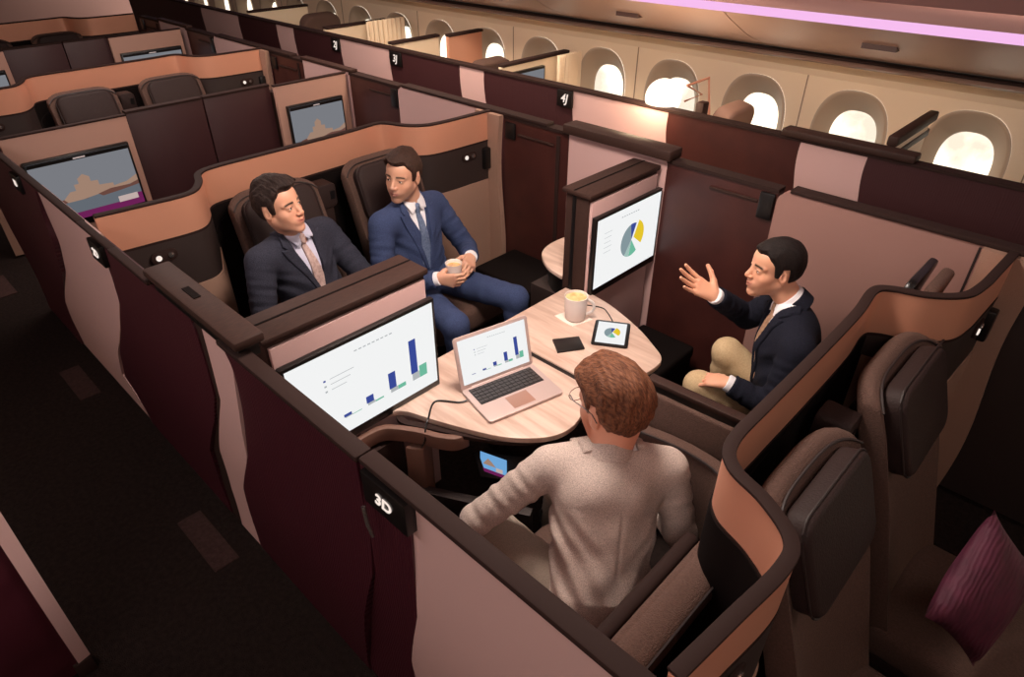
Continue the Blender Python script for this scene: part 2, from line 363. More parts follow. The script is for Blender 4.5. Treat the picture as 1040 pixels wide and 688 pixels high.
# ------------------------------------------------------------------ centre block, far side wall (y = 2.6)
YF = 2.6
def far_set(dx, lab):
    D = lambda p: (p[0]+dx, p[1], p[2])
    def bx(nm, x0, x1, z0, z1, m, par, y0=YF, y1=YF+.06, bev=0): return MB().box((x0+dx,y0,z0),(x1+dx,y1,z1)).build(nm, m, par, bevel=bev)
    a = thing('sliding_door', 'brown wood sliding door '+lab[0], 'sliding door', (-2.9+dx,YF+.03,0))
    bx('door_panel', -3.19, -2.62, .03, 1.28, M_DOORIN, a); bx('door_trim', -2.72, -2.69, .1, 1.26, M_TRIM, a, YF-.006, YF)
    bx('door_ledge', -3.06, -2.74, 1.185, 1.20, M_WOODCAP, a, YF-.012, YF, .004); bx('top_rail', -3.19, -2.62, 1.28, 1.30, M_TRIM, a, YF-.01, YF+.07)
    bx('latch_box', -3.17, -3.08, 1.15, 1.26, M_BLACK, a, YF-.018, YF, .006)
    b = thing('suite_wall', 'rose wall panel under a thick dark cap '+lab[1], 'suite wall', (-2.2+dx,YF+.03,0))
    bx('rose_panel', -2.62, -1.90, .03, 1.30, M_PINK, b); bx('cap_rail', -2.64, -1.86, 1.30, 1.36 if dx == 0 else 1.325, M_WOODCAP, b, YF-.05 if dx == 0 else YF-.01, YF+.08 if dx == 0 else YF+.06, .012 if dx == 0 else .006)
    c = thing('sliding_door', 'brown wood sliding door '+lab[2], 'sliding door', (-1.55+dx,YF+.03,0))
    bx('door_panel', -1.90, -1.24, .03, 1.28, M_DOORIN, c); bx('top_rail', -1.90, -1.24, 1.28, 1.30, M_TRIM, c, YF-.01, YF+.07)
    bx('door_ledge', -1.62, -1.34, 1.205, 1.22, M_WOODCAP, c, YF-.012, YF, .004); bx('latch_box', -1.33, -1.25, 1.13, 1.27, M_BLACK, c, YF-.02, YF, .006)
    d = thing('suite_wall', 'rose grey suite wall panel '+lab[3], 'suite wall', (-.75+dx,YF+.03,0))
    pts = [(-1.24,.03),(-.20,.03),(-.20,1.30)]+[(-1.24+.06-.06*math.sin(t), 1.24+.06*math.cos(t)) for t in [i*math.pi/10 for i in range(6)]]
    MB().prism([(x+dx, YF-.01, z) for x, z in pts], (0,.05,0)).build('rose_panel', M_ROSE2 if dx == 0 else M_PINK, d)
    bx('top_rail', -1.18, .30, 1.30, 1.32, M_TRIM, d, YF-.02, YF+.06, .004)
    bx('edge_strip', -.34, -.33, .03, 1.29, M_PIPING, d, YF-.0125, YF-.009)
    e = thing('suite_wall', 'pale wavy end post '+lab[4], 'suite wall', (-.2+dx,YF,0))
    wl = lambda z: -.315+.09*(1-z)+dx+.02*math.sin(z*6); wr_ = lambda z: -.09+.02*math.sin(z*5)+dx-.0*z
    MB().panel([.03+i*.0353 for i in range(37)], wl, wr_, const(YF-.055), YF-.012).build('post_panel', M_BEIGE, e)
    if dx == 0: # aisle-side continuation to the right of the frame
        bx('dark_panel', -.20, .75, .03, 1.30, M_NICHE, e)
far_set(0, ['behind the beige console beside the man in the blue suit','joining the divider with the pie chart monitor','behind the raised hand of the man in the dark jacket','behind the man in the dark jacket','at the right edge of the picture'])
far_set(-3.1, ['in the row behind, near the far end of the copper band','joining the far divider with the boat picture monitor','right of the far boat picture monitor','above the copper band behind the man in the blue suit','between the copper band and the brown door'])
far_set(-6.2, ['two rows back at the top of the picture','joining the divider two rows back','right of the divider two rows back','above the pale copper band at the upper left','at the end of the pale copper band in the row behind'])

# ------------------------------------------------------------------ window-side suite wall across the far aisle (y = 3.42)
def window_suite_wall():
    Y = 3.42
    xs = [('m',.9,-1.09),('p',-1.09,-1.48),('m',-1.48,-2.41),('p',-2.41,-3.25),('s',-3.25,-3.42),('m',-3.42,-4.22),('p',-4.22,-4.52),('m',-4.52,-5.33),('s',-5.33,-5.52),('p',-5.52,-6.34),('s',-6.34,-6.50),('m',-6.5,-7.24),('p',-7.24,-7.6),('m',-7.6,-8.5),('p',-8.5,-9.5),('m',-9.5,-12)]
    where = {0:'at the right edge of the picture',1:'under the raised dark cap below the second window from the right',2:'right of the glowing reading light',3:'left of the glowing reading light',4:'holding the 4J number plaque',5:'left of the 4J number plaque',6:'narrow, between two maroon panels in the middle',7:'right of the middle number plaque',8:'holding the middle number plaque',9:'broad, left of the middle number plaque',10:'holding the small plaque farther left',11:'left of the small plaque',12:'narrow, near the top left corner',13:'near the top of the picture',14:'almost out of sight at the far end',15:'farthest down the aisle'}
    for i, (k, x1, x0) in enumerate(xs):
        nm = {'m':'maroon','p':'rose','s':'maroon'}[k]; m = {'m':M_DOORIN if i in (2,) else M_MAROON2,'p':M_PINK,'s':M_MAROON2}[k]
        t = thing('suite_wall', nm+' panel of the window suites across the aisle, '+where[i], 'suite wall', ((x0+x1)/2, Y+.03, 0))
        f0 = (lambda z, c=x0: c+.02*math.sin(z*9)) ; f1 = (lambda z, c=x1: c+.02*math.sin(z*9))
        MB().panel([.03+j*.0353 for j in range(37)], f0, f1, const(Y), Y+.05).build('wall_panel', m, t)
        MB().box((x0,Y-.01,1.30),(x1,Y+.07,1.318)).build('top_rail', M_TRIM, t)
        if k == 's':
            q = MB().box((x0+.01,Y-.022,1.17),(x1-.01,Y,1.292)).build('number_plaque', M_BLACK, t, bevel=.004)
            cu = bpy.data.curves.new('number', 'FONT'); cu.body = {4:'4J',8:'3J',10:'2J'}[i]; cu.size = .09; cu.align_x = 'CENTER'; cu.align_y = 'CENTER'; cu.extrude = .001; cu.offset = .001; cu.shear = .2
            tmp = bpy.data.objects.new('number', cu); COL.objects.link(tmp); bpy.context.view_layer.update()
            me = bpy.data.meshes.new_from_object(tmp.evaluated_get(bpy.context.evaluated_depsgraph_get())); bpy.data.objects.remove(tmp)
            me.transform(Matrix.Translation(Vector(((x0+x1)/2, Y-.0245, 1.235))-wloc(t)) @ Matrix.Rotation(math.pi/2, 4, 'X')); me.materials.clear(); me.materials.append(E_SIGN)
            o = bpy.data.objects.new('number', me); COL.objects.link(o); o.parent = q
        if i == 1: MB().box((-1.62,Y-.03,1.318),(-.86,Y+.08,1.362)).build('cap_rail', M_WOODCAP, t, bevel=.012)
window_suite_wall()

def window_suites():
    Y0 = 3.49
    def cross(x, y0, y1, z, m, lab, h=.5, screen=False, cap=True):
        t = thing('suite_partition', lab, 'partition', (x, (y0+y1)/2, 0))
        MB().box((x-.02,y0,0),(x+.02,y1,z)).build('partition_panel', m, t)
        if cap: MB().box((x-.035,y0,z),(x+.035,y1+.01,z+.025)).build('top_rail', M_TRIM, t, bevel=.005)
        return t
    def seat(x, y, zt, lab, w=.5, sm=None):
        t = thing('cabin_seat', lab, 'seat', (x, y, 0))
        MB(Matrix.Translation((x,y,0)) @ Matrix.Rotation(math.radians(12), 4, 'Y')).prism([(-.07,p[0],p[1]+zt-.4) for p in rrect(w,.8,.12)], (.14,0,0)).build('backrest', sm or M_SEAT, t, bevel=.03, seg=3)
        MB().box((x-.30,y-.25,.0),(x+.02,y+.25,.42)).build('seat_cushion', M_SEAT, t, bevel=.05, seg=3)
        return t
    def curtain(x, y0, y1, z0, z1, lab):
        t = thing('pleated_screen', lab, 'screen', (x, (y0+y1)/2, 0))
        n = 36; pl = [(x+.018*math.sin(i*1.5), y0+(y1-y0)*i/n) for i in range(n+1)]
        MB().ribbon(pl, z0, z1, .012).build('pleated_panel', M_CREAM, t, ang=80)
    t = cross(-4.12, 3.50, 4.35, 1.33, M_CREAM, 'cream partition between window suites left of the 4J plaque')
    q = MB().box((-4.10,3.60,1.05),(-4.06,4.0,1.28)).build('monitor', M_BLACK, t, bevel=.006); MB().box((-4.058,3.62,1.07),(-4.055,3.98,1.26)).build('monitor_display', E_SKY, q)
    curtain(-4.0, 4.1, 4.42, .0, 1.35, 'cream pleated screen by the window above the 4J plaque')
    cross(-6.75, 3.50, 4.3, 1.33, M_CREAM, 'cream partition between window suites behind the middle plaque')
    curtain(-6.55, 3.9, 4.42, .0, 1.38, 'cream pleated screen at the windows near the top of the picture')
    t = cross(-5.35, 4.0, 4.45, 1.36, M_COPPER, 'copper coloured partition by the window at the top centre')
    seat(-4.98, 3.98, 1.27, 'grey brown window seat back right of the copper partition')
    cross(-5.62, 3.50, 4.1, 1.32, M_CREAM, 'low cream partition beside the copper one')
    cross(-8.4, 3.50, 4.3, 1.33, M_CREAM, 'cream partition farthest down the window side')
    seat(-7.9, 4.0, 1.38, 'dark window seat back at the top of the picture')
    # near the glowing light
    t = thing('suite_partition', 'bronze framed angular partition right of the glowing reading light', 'partition', (-2.75, 4.0, 0))
    MB().box((-2.80,3.85,0),(-2.77,4.02,1.16)).build('partition_panel', M_CREAM, t)
    MB().tube([onY(697,87,3.80),onY(719,79,4.0),onY(719,104,4.0),onY(719,118,4.0)], .010).build('bronze_frame', M_COPPER, t)
    MB().tube([onY(697,87,3.80),onY(712,96,3.92),onY(694,103,3.80)], .008).build('bronze_arm', M_COPPER, t)
    s = seat(-2.45, 3.90, 1.33, 'cream winged window seat back right of the glowing reading light', .44, M_BEIGE)
    MB().box((-2.33,3.60,.0),(-2.27,3.68,1.35)).build('side_post', M_WOODCAP, s, bevel=.01)
    # raised shelves at right
    t = thing('window_console', 'window side console with two raised dark flaps below the second window from the right', 'console', (-1.05, 4.1, 0))
    MB().box((-1.3,3.75,0),(-.95,4.45,1.02)).build('console_body', M_CREAM, t, bevel=.02)
    MB().box((-1.07,3.55,1.34),(-1.01,4.3,1.40)).build('raised_flap', M_WOODCAP, t, bevel=.012)
    MB().box((-1.07,3.55,1.24),(-1.03,4.3,1.29)).build('raised_flap', M_WOODCAP, t, bevel=.010)
    MB().box((-1.055,3.60,.95),(-1.035,4.25,1.35)).build('support_panel', M_CREAM, t)
    t = thing('glare_globe', 'brightly glowing round reading light on the window suite wall', 'reading light', (-2.62, 3.56, 1.30))
    MB().lathe([(.125*math.sin(a), -.125*math.cos(a)) for a in [i*math.pi/16 for i in range(17)]], (-2.55,3.53,1.355), 32).build('bulb', E_GLARE, t)  # added globe in place of sun glare at the window, not a fitting
    MB().lathe([(.0,-.06),(.03,-.06),(.03,0),(.0,0)], (-2.55,3.53,1.26), 20).build('globe_neck', M_TRIM, t)  # invented holder for the added globe
    d = bpy.data.lights.new('glare_fill', 'POINT'); d.energy = 16; d.color = (1,.72,.45); d.shadow_soft_size = .1  # added warm light to go with the glare globe
    o = bpy.data.objects.new('glare_fill', d); COL.objects.link(o); o.location = (-2.55,3.30,1.42)
window_suites()

# ------------------------------------------------------------------ copper-topped shells (one per row)
RP = spline([(-.255,.07,0),(-.235,.25,0),(-.215,.44,0),(-.235,.53,0),(-.33,.60,0),(-.445,.65,0),(-.495,.74,0),(-.50,.95,0),(-.50,1.3,0),(-.505,1.65,0),(-.52,1.85,0),(-.475,1.915,0),(-.36,1.96,0),(-.265,2.05,0),(-.235,2.18,0),(-.225,2.35,0),(-.215,2.58,0)], 7)
RP = [(p.x, p.y) for p in RP]
def shift(pl, off):
    out = []
    for i in range(len(pl)):
        a = Vector(pl[max(i-1,0)]); b = Vector(pl[min(i+1,len(pl)-1)]); d = (b-a).normalized(); out.append((pl[i][0]-d.y*off, pl[i][1]+d.x*off))
    return out
def shell_row(lab):
    t = thing('seat_shell', lab, 'seat shell', (-.4,1.3,0))
    MB().ribbon(shift(RP,.018), 1.303, 1.315, -.038).build('top_rail', M_TRIM, t, bevel=.004)
    MB().ribbon(shift(RP,.012), 1.12, 1.302, -.028).build('copper_band', M_COPPER, t, ang=60)
    MB().ribbon(shift(RP,.014), 1.108, 1.12, -.032).build('lower_trim', M_TRIM, t)
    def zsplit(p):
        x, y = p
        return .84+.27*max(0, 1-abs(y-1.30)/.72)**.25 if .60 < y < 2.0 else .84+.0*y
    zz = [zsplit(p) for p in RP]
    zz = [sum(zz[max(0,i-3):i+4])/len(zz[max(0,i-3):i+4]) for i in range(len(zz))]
    MB().ribbon(shift(RP,-.002)[:30], zz[:30], 1.11, -.014).build('dark_niche', M_NICHE, t, ang=60); MB().ribbon(shift(RP,-.002)[29:74], zz[29:74], 1.11, -.014).build('dark_niche', M_VOID, t, ang=60); MB().ribbon(shift(RP,-.002)[73:], zz[73:], 1.11, -.014).build('dark_niche', M_NICHE, t, ang=60)  # middle stretch near black: shade behind the seats is in its colour
    for i0, i1, mm, nm in ((0,30,M_BEIGE,'beige_shell'),(29,74,M_VOID,'inner_shell'),(73,None,M_BEIGE,'beige_shell')): MB().ribbon(shift(RP,-.004)[i0:i1], .02, zz[i0:i1], -.018).build(nm, mm, t, ang=60)  # beige ends, middle coloured near black for the shade there
    MB().ribbon(shift(RP,.018), .02, 1.11, -.020).build('shaded_back', M_VOID, t, ang=60)  # shade on the reverse side painted as a near-black layer
    # reading-light controls on the niches
    for y, nm in ((.296,'reading_spot'), (2.37,'reading_spot')):
        xx = np.interp(y, [p[1] for p in RP[:20]], [p[0] for p in RP[:20]]) if y < 1 else -.228
        q = MB().prism([(xx+.018, y+a, 1.04+b) for a, b in rrect(.13,.06,.028)], (.012,0,0)).build('spot_plate', M_TRIM, t, bevel=.003)
        for k in (-.03,.03):
            MB(Matrix.Translation((xx+.030, y+k, 1.04)) @ Matrix.Rotation(math.pi/2, 4, 'Y')).lathe([(0,0),(.014,0),(.014,.006),(0,.008)], (0,0,0), 14).build('spot_lamp', E_SIGN if k < 0 else M_CHROME, q)
    MB().box((-.225,2.49,.92),(-.17,2.55,1.07)).build('handset_holder', M_BLACK, t, bevel=.01)
    return t
s0 = shell_row('copper topped shell wall winding in front of the seats at the lower right')
dup(s0, None, -3.1, 'copper topped shell wall behind the two men in suits')
dup(s0, None, -6.2, 'pale copper topped shell wall in the row behind, upper left')
dup(s0, None, -9.3, 'copper topped shell wall at the top left corner')

# ------------------------------------------------------------------ paired centre seats, facing +x
def centre_seat(y, lab, grp=None, W=.285, hw=.46, cz=.44, low=-.02):
    t = thing('cabin_seat', lab, 'seat', (-.2,y,0), grp)
    th = math.radians(17)
    T = Matrix.Translation((-.10,y,.42)) @ Matrix.Rotation(-th, 4, 'Y')
    # winged backrest: outline loft
    b = MB(T); rings = []
    for k in range(17):
        u = -1+2*k/16; yy = W*u; dep = .05*abs(u)**3
        top = .81-.06*abs(u)**5; rings.append([(-.09+dep,yy,low),(.0+dep,yy,low),(.012+dep,yy,.3),(.0+dep,yy,.62),(-.012+dep,yy,top-.03),(-.04+dep,yy,top),(-.07+dep,yy,top),(-.09+dep,yy,top-.03)])
    b.loft(rings); b.build('backrest', M_SEAT, t, bevel=.012, ang=60)
    b = MB(T); b.tube([(-.012+.05*abs(u)**3, (W-.004)*u, .782-.06*abs(u)**5) for u in [-1+i/12 for i in range(25)]], .005, 6); b.build('piping', M_PIPING, t)
    b = MB(T @ Matrix.Translation((.055,0,.595)) @ Matrix.Rotation(math.radians(-3), 4, 'Y')); b.prism([(-.045,p[0],p[1]) for p in rrect(hw,.34,.07)], (.085,0,0)); h = b.build('headrest', M_LEATHER, t, bevel=.022, seg=3)
    b = MB(T @ Matrix.Translation((.065,0,.595)) @ Matrix.Rotation(math.radians(-3), 4, 'Y')); rr = [Vector((.012,p[0],p[1])) for p in rrect(hw+.005,.345,.07)]; b.tube(rr+[rr[0]], .004, 6); b.build('headrest_piping', M_PIPING, h)
    b = MB(); b.box((-.06,y-.30,cz-.18),(.54,y+.30,cz)); b.build('seat_cushion', M_SEAT, t, bevel=.05, seg=4)
    b = MB(); b.box((-.04,y-.28,.0),(.46,y+.28,cz-.18)); b.build('seat_base', M_TRIM, t)
    return t
centre_seat(.94, 'brown cabin seat with slanted headrest pad at the lower right, nearer the camera', cz=.22, low=-.26)
centre_seat(1.69, 'brown cabin seat with headrest pad beside the purple cushion', cz=.22, low=-.26)
c1 = centre_seat(.975, 'brown seat behind the man in the dark grey suit', W=.26, hw=.43); c2 = centre_seat(1.70, 'brown seat behind the man in the blue suit', W=.265, hw=.43)
c1.location.x -= 3.1; c2.location.x -= 3.1
for k, (l1, l2) in enumerate([('left one of the two grey brown seats behind the maroon privacy panels','right one of the two grey brown seats behind the maroon privacy panels'),
    ('seat in the farthest visible row, left one at the top left corner','seat in the farthest visible row, right one at the top left corner')]):
    dup(c1, None, -3.1*(k+1), l1); dup(c2, None, -3.1*(k+1), l2)
def centre_console(dx, lab):
    t = thing('centre_console', lab, 'console', (-.25+dx,1.325,0))
    MB().box((-.42+dx,1.28,0),(-.16+dx,1.35,.60)).build('console_body', M_TRIM, t, bevel=.02)
    MB(Matrix.Translation((-.40+dx,1.36 if dx == 0 else 1.325,1.02))).prism([(-.05,p[0],p[1]) for p in rrect(.12,.15,.03)], (.12,0,0)).build('upper_pad', M_LEATHER, t, bevel=.01)
    MB().box((-.44+dx,1.29,.6),(-.34+dx,1.36,.97)).build('console_stem', M_TRIM, t, bevel=.01)
    MB().box((-.33+dx,1.34,1.0),(-.325+dx,1.37,1.05)).build('slot', M_BLACK, t)
centre_console(0, 'dark console between the two seats at the lower right')
centre_console(-3.1, 'dark console between the seats of the two men in suits')
centre_console(-6.2, 'dark console between the two seats of the row behind')

# purple cushion
def cushion():
    t = thing('cushion', 'purple patterned square cushion standing on its corner at the right edge', 'cushion', (.195,1.49,.4))
    n = 18; b = MB(Matrix.Translation((.195,1.49,.56)) @ Matrix.Rotation(math.radians(-20), 4, 'Z') @ Matrix.Rotation(math.radians(70), 4, 'Y') @ Matrix.Rotation(math.radians(38), 4, 'Z'))
    def pt(i, j, sgn):
        u, v = -1+2*i/n, -1+2*j/n; k = 1-.10*(1-abs(u*v))*(abs(u)+abs(v)-abs(u*v)); 
        pin = 1-.09*(1-v*v)*abs(u)**6*0
        h = .075*max(0,(1-u**2)*(1-v**2))**.45
        return (.215*u*(1-.10*(1-v*v)), .215*v*(1-.10*(1-u*u)), sgn*h+.004*math.sin(9*u+4*v)*(1-u*u)*(1-v*v))
    for sgn in (1,-1):
        V = [[b._v(pt(i,j,sgn)) for j in range(n+1)] for i in range(n+1)]
        for i in range(n):
            for j in range(n): b.bm.faces.new([V[i][j],V[i+1][j],V[i+1][j+1],V[i][j+1]])
    bmesh.ops.remove_doubles(b.bm, verts=b.bm.verts, dist=.0006)
    b.build('cushion_cover', M_CUSHION, t, ang=80)
cushion()

# ------------------------------------------------------------------ screens
def display(name, O, U, V, polys, parent, off):
    """one flat picture: polys = [(material, [(u,v)...])], O lower-left corner, U/V edge vectors"""
    O, U, V = Vector(O), Vector(U), Vector(V); nrm = U.cross(V).normalized(); b = MB(); ms = []
    for i, (m, pts) in enumerate(polys):
        if m not in ms: ms.append(m)
        b.mi = ms.index(m); b.face([O+U*u+V*v+nrm*(off+.0004*i) for u, v in pts])
    return b.build(name, ms, parent, smooth=False)
def R_(u0, v0, u1, v1): return [(u0,v0),(u1,v0),(u1,v1),(u0,v1)]
def bars():
    p = [(E_WHITE, R_(0,0,1,1))]
    data = [(.14,.012,.004,.0),(.30,.035,.012,.008),(.46,.085,.03,.02),(.63,.20,.05,.05),(.80,.42,.09,.15)]
    for u, hb, hg, hn in data:
        p += [(E_GREY, R_(u,.18,u+.055,.18+hg)), (E_BLUE, R_(u-.008,.18+hg,u+.045,.18+hg+hb))]
        if hn: p.append((E_GREEN, R_(u+.055,.18,u+.115,.18+hn)))
    for k in range(9): p.append((E_GREY, R_(.42+k*.03,.885,.44+k*.03,.898)))
    for k in range(3): p += [(E_BLUE if k == 0 else E_GREY, R_(.20,.72-k*.06,.215,.74-k*.06)), (E_GREY, R_(.24,.726-k*.06,.40-.03*k,.733-k*.06))]
    return p
def pie(cu, cv, r, asp, full=True):
    p = [(E_WHITE, R_(0,0,1,1))]
    def sec(m, a0, a1, dx=0, dy=0):
        pts = [(cu+dx, cv+dy)]+[(cu+dx+r*math.cos(math.radians(a0+(a1-a0)*k/14)), cv+dy+r*asp*math.sin(math.radians(a0+(a1-a0)*k/14))) for k in range(15)]
        p.append((m, pts))
    sec(E_BLUE, 68, 100); sec(E_SLATE, 100, 235); sec(E_MINT, 235, 262); sec(E_GREEN, 262, 305)
    sec(E_YELLOW, -38, 66, .03, .03)
    if full:
        for k in range(8): p.append((E_GREY, R_(.36+k*.035,.885,.385+k*.035,.898)))
        for k in range(5): p.append((E_GREY, R_(.10,.78-k*.07,.22-.01*(k%3),.786-k*.07)))
    return p
def boat(bar=True):
    p = [(E_SKY, R_(0,0,1,1)), (E_WATER, R_(0,0,1,.34))]
    p += [(E_STONE2, [(.10,.30),(.45,.30),(.50,.37),(.30,.38),(.12,.34)]), (E_STONE, [(.22,.36),(.30,.46),(.36,.46),(.36,.56),(.41,.56),(.41,.64),(.47,.70),(.53,.64),(.53,.56),(.60,.55),(.60,.47),(.74,.45),(.74,.40),(.88,.42),(1,.50),(1,.38),(.6,.33),(.4,.30),(.25,.30)]),
          (E_STONE2, [(.56,.33),(.70,.37),(.9,.36),(1,.40),(1,.33),(.8,.30),(.6,.28)])]
    if bar: p += [(E_PURPLE, [(0,0),(1,0),(1,.19),(.86,.19),(.80,.11),(0,.11)]), (E_PALE, R_(.74,.10,.95,.20))]
    p += [(M_BLACK, R_(0,.94,1,1)), (E_PALE, R_(.44,.955,.56,.975))]
    return p
M_ROSE3 = mat('warm_rose_frame', srgb(176,136,120), .6)
def divider(x, y0, y1, ylab, polys, lab, labm, rear=False):
    t = thing('suite_divider', lab, 'divider', (x-.09, (y0+y1)/2, 0))
    MB().box((x-.165,y0+.01,.02),(x-.012,y1-.01,1.235)).build('divider_body', M_WOODCAP, t, bevel=.004)
    if not rear: MB().box((x-.115,y0+.003,.05),(x-.095,y0+.012,1.232)).build('side_groove', M_BLACK, t)
    MB().box((x-.02,y0+.02,.05),(x+.004,y1-.02,1.215)).build('rose_face', M_PINK, t, bevel=.003)
    if rear:
        MB().box((x-.03,y0-.005,1.29),(x+.010,y1,1.302)).build('cap_rail', M_TRIM, t, bevel=.003); MB().box((x-.028,y0,.05),(x+.006,y1-.003,1.29)).build('frame', M_ROSE3, t, bevel=.003)
    else:
        q = MB().box((x-.185,y0-.005,1.235),(x+.008,y1,1.262)).build('cap_rail', M_WOODCAP, t, bevel=.008); MB().box((x-.11,y0,1.2625),(x-.10,y1-.005,1.264)).build('cap_groove', M_VOID, q)
    m = thing('monitor', labm, 'monitor', (x+.03, (y0+y1)/2, .9))
    if rear: y0, y1, x = y0+.04, y1-.05, x+.004
    b = MB().box((x+.006,y0+.02,.665),(x+.036,y1+ylab,1.135)).build('bezel', M_BLACK, m, bevel=.006)
    MB().box((x+.0365,y0+.30,.675),(x+.037,y1-.30,.69)).build('menu_strip', M_PIPING, b)
    display('display', (x+.036,y0+.035,.71), (0,y1+ylab-y0-.05,0), (0,0,.41), polys, m, .001)
    return t
divider(-1.935, .12, .865, -.005, bars(), 'rose divider with dark wood cap in front of the man in the dark grey suit', 'large monitor showing a rising bar chart, left side')
divider(-1.935, 1.945, 2.585, .0, pie(.56,.47,.17,1.45), 'rose divider with dark wood cap standing at the far side of the table', 'large monitor showing a pie chart, at the far side of the table')
divider(-5.035, .08, .83, .0, boat(), 'rose divider at the left edge behind the copper band', 'monitor showing a boat and harbour picture at the left edge', rear=True)
divider(-5.035, 1.93, 2.585, -.03, boat(), 'rose divider in the row behind, above the copper band', 'monitor showing a boat and harbour picture in the row behind, above the copper band', rear=True)
divider(-8.135, 1.80, 2.55, .0, boat(), 'rose divider two rows back near the top left', 'small distant monitor near the top left', rear=True)
divider(-8.135, .12, .86, .0, boat(), 'rose divider two rows back at the left edge', 'distant monitor hidden at the left edge two rows back', rear=True)
for (y0, y1, lab) in ((.85,1.385,'maroon privacy panel beside the boat picture monitor at the left'), (1.395,1.925,'maroon privacy panel beside the middle boat picture monitor')):
    for s_, l2 in ((0,''),(-3.1,', two rows back')):
        t = thing('privacy_panel', lab+l2, 'privacy panel', (-5.12+s_, (y0+y1)/2, 0))
        MB().box((-5.15+s_,y0,.05),(-5.10+s_,y1,1.285)).build('panel', M_MAROON2, t, bevel=.004)
        MB().box((-5.155+s_,y0,1.285),(-5.095+s_,y1,1.30)).build('top_rail', M_TRIM, t)
# pale strip at the side of the far-left divider
# ------------------------------------------------------------------ table
TZ = .68
def sc(x, y): return (x*1.0219, (y+.64)*1.0219-.64)
def table():
    t = thing('meeting_table', 'pale ash wood table made of two joined leaves, between the seats', 'table', (-1.7,1.25,0))
    def smooth(pts): return [(p.x, p.y, TZ-.028) for p in spline([(a,b,0) for a,b in pts], 6)]
    fe = [onZ(u,v,TZ-.014) for u, v in ((409,420),(443,430),(488,442),(522,447.5),(558,446),(580,436),(592,420))]
    left = [(-2.06,1.312),(-2.06,.88),(-1.93,.88),(-1.925,.60)]+[(p[0],p[1]) for p in smooth([(-1.915,.55)]+[(p.x,p.y) for p in fe]+[(-1.34,1.312)])]
    MB().prism([(x,y,TZ-.028) for x, y in left], (0,0,.028)).build('left_leaf', M_TABLE, t, bevel=.005)
    right = [(-1.34,1.342)]+[(p[0],p[1]) for p in smooth([sc(*q) for q in [(-1.27,1.38),(-1.245,1.50),(-1.235,1.62),(-1.26,1.69),(-1.34,1.745),(-1.48,1.82),(-1.70,1.90),(-1.87,1.93)]])]+[(-1.93,1.945),(-2.06,1.94),(-2.06,1.342)]
    MB().prism([(x,y,TZ-.028) for x, y in right], (0,0,.028)).build('right_leaf', M_TABLE, t, bevel=.005)
    MB().box((-2.05,1.314,TZ-.03),(-1.36,1.34,TZ-.006)).build('centre_seam', M_BLACK, t)
    e = MB(); pl = [(p[0],p[1]) for p in smooth([sc(*q) for q in [(-1.87,.58),(-1.80,.56),(-1.68,.62),(-1.54,.69),(-1.40,.78),(-1.32,.86),(-1.28,.94)]])]
    e.ribbon(pl, TZ-.045, TZ-.028, .03); e.build('edge_apron', M_TRIM, t)
    MB().box((-2.0,1.22,.0),(-1.86,1.36,TZ-.03)).build('pedestal', M_TRIM, t, bevel=.02)
    MB().box((-2.0,1.2,TZ-.09),(-1.40,1.38,TZ-.03)).build('support_arm', M_TRIM, t)
table()
def left_console():
    t = thing('side_console', 'brown side console with open storage below the left monitor', 'console', (-1.7,.4,0))
    rim = [(p.x, p.y) for p in spline([(-1.88,.12,0),(-1.88,.40,0),(-1.87,.50,0),(-1.82,.55,0),(-1.74,.60,0),(-1.66,.635,0),(-1.60,.68,0),(-1.58,.74,0)], 6)]
    MB().ribbon(rim, .580, .650, .03).build('rim', M_CONS, t, bevel=.004)
    MB().box((-1.90,.09,.0),(-1.86,.60,.56)).build('back_panel', M_TRIM, t)
    MB().prism([(-1.79,.55,0),(-1.72,.60,0),(-1.745,.67,0),(-1.81,.62,0)], (0,0,.565)).build('post', M_CONS, t, bevel=.01)
    MB().box((-1.86,.085,.30),(-1.30,.11,.60)).build('side_panel', M_NICHE, t)
    MB().prism([(-1.86,.07,.36),(-1.05,.07,.36),(-1.05,.22,.36),(-1.28,.38,.36),(-1.46,.50,.36),(-1.80,.50,.36)], (0,0,.05)).build('shelf', M_CONS, t, bevel=.01)
    MB().prism([(-1.745,.60,.33),(-1.30,.84,.33),(-1.28,.80,.33),(-1.73,.56,.33)], (0,0,-.30)).build('front_panel', M_NICHE, t)
    s = thing('monitor', 'small stowed monitor with a bright picture under the table edge', 'monitor', (-1.6,.8,.42))
    a = onZ(484,459,.46); 
    P = [onZ(487,459,.46), onZ(532,468,.46), onZ(514,488,.40), onZ(487,478,.40)]
    q = MB().prism([P[0]+Vector((-.02,-.02,0)), P[1]+Vector((0,.03,0)), P[2]+Vector((.02,.02,-.01)), P[3]+Vector((.02,-.02,-.01))], (0,0,-.02)).build('bezel', M_BLACK, s, bevel=.003)
    O, U, V = P[3], P[2]-P[3], P[0]-P[3]
    display('display', O+Vector((0,0,.004)), U, V, [(E_BRIGHTSKY, R_(0,.18,1,1)), (E_STONE, [(.1,.4),(.3,.75),(.45,.6),(.6,.4)]), (E_PURPLE, R_(0,0,1,.18)), (E_PALE, R_(.6,.2,.85,.4))], s, .003)
left_console()
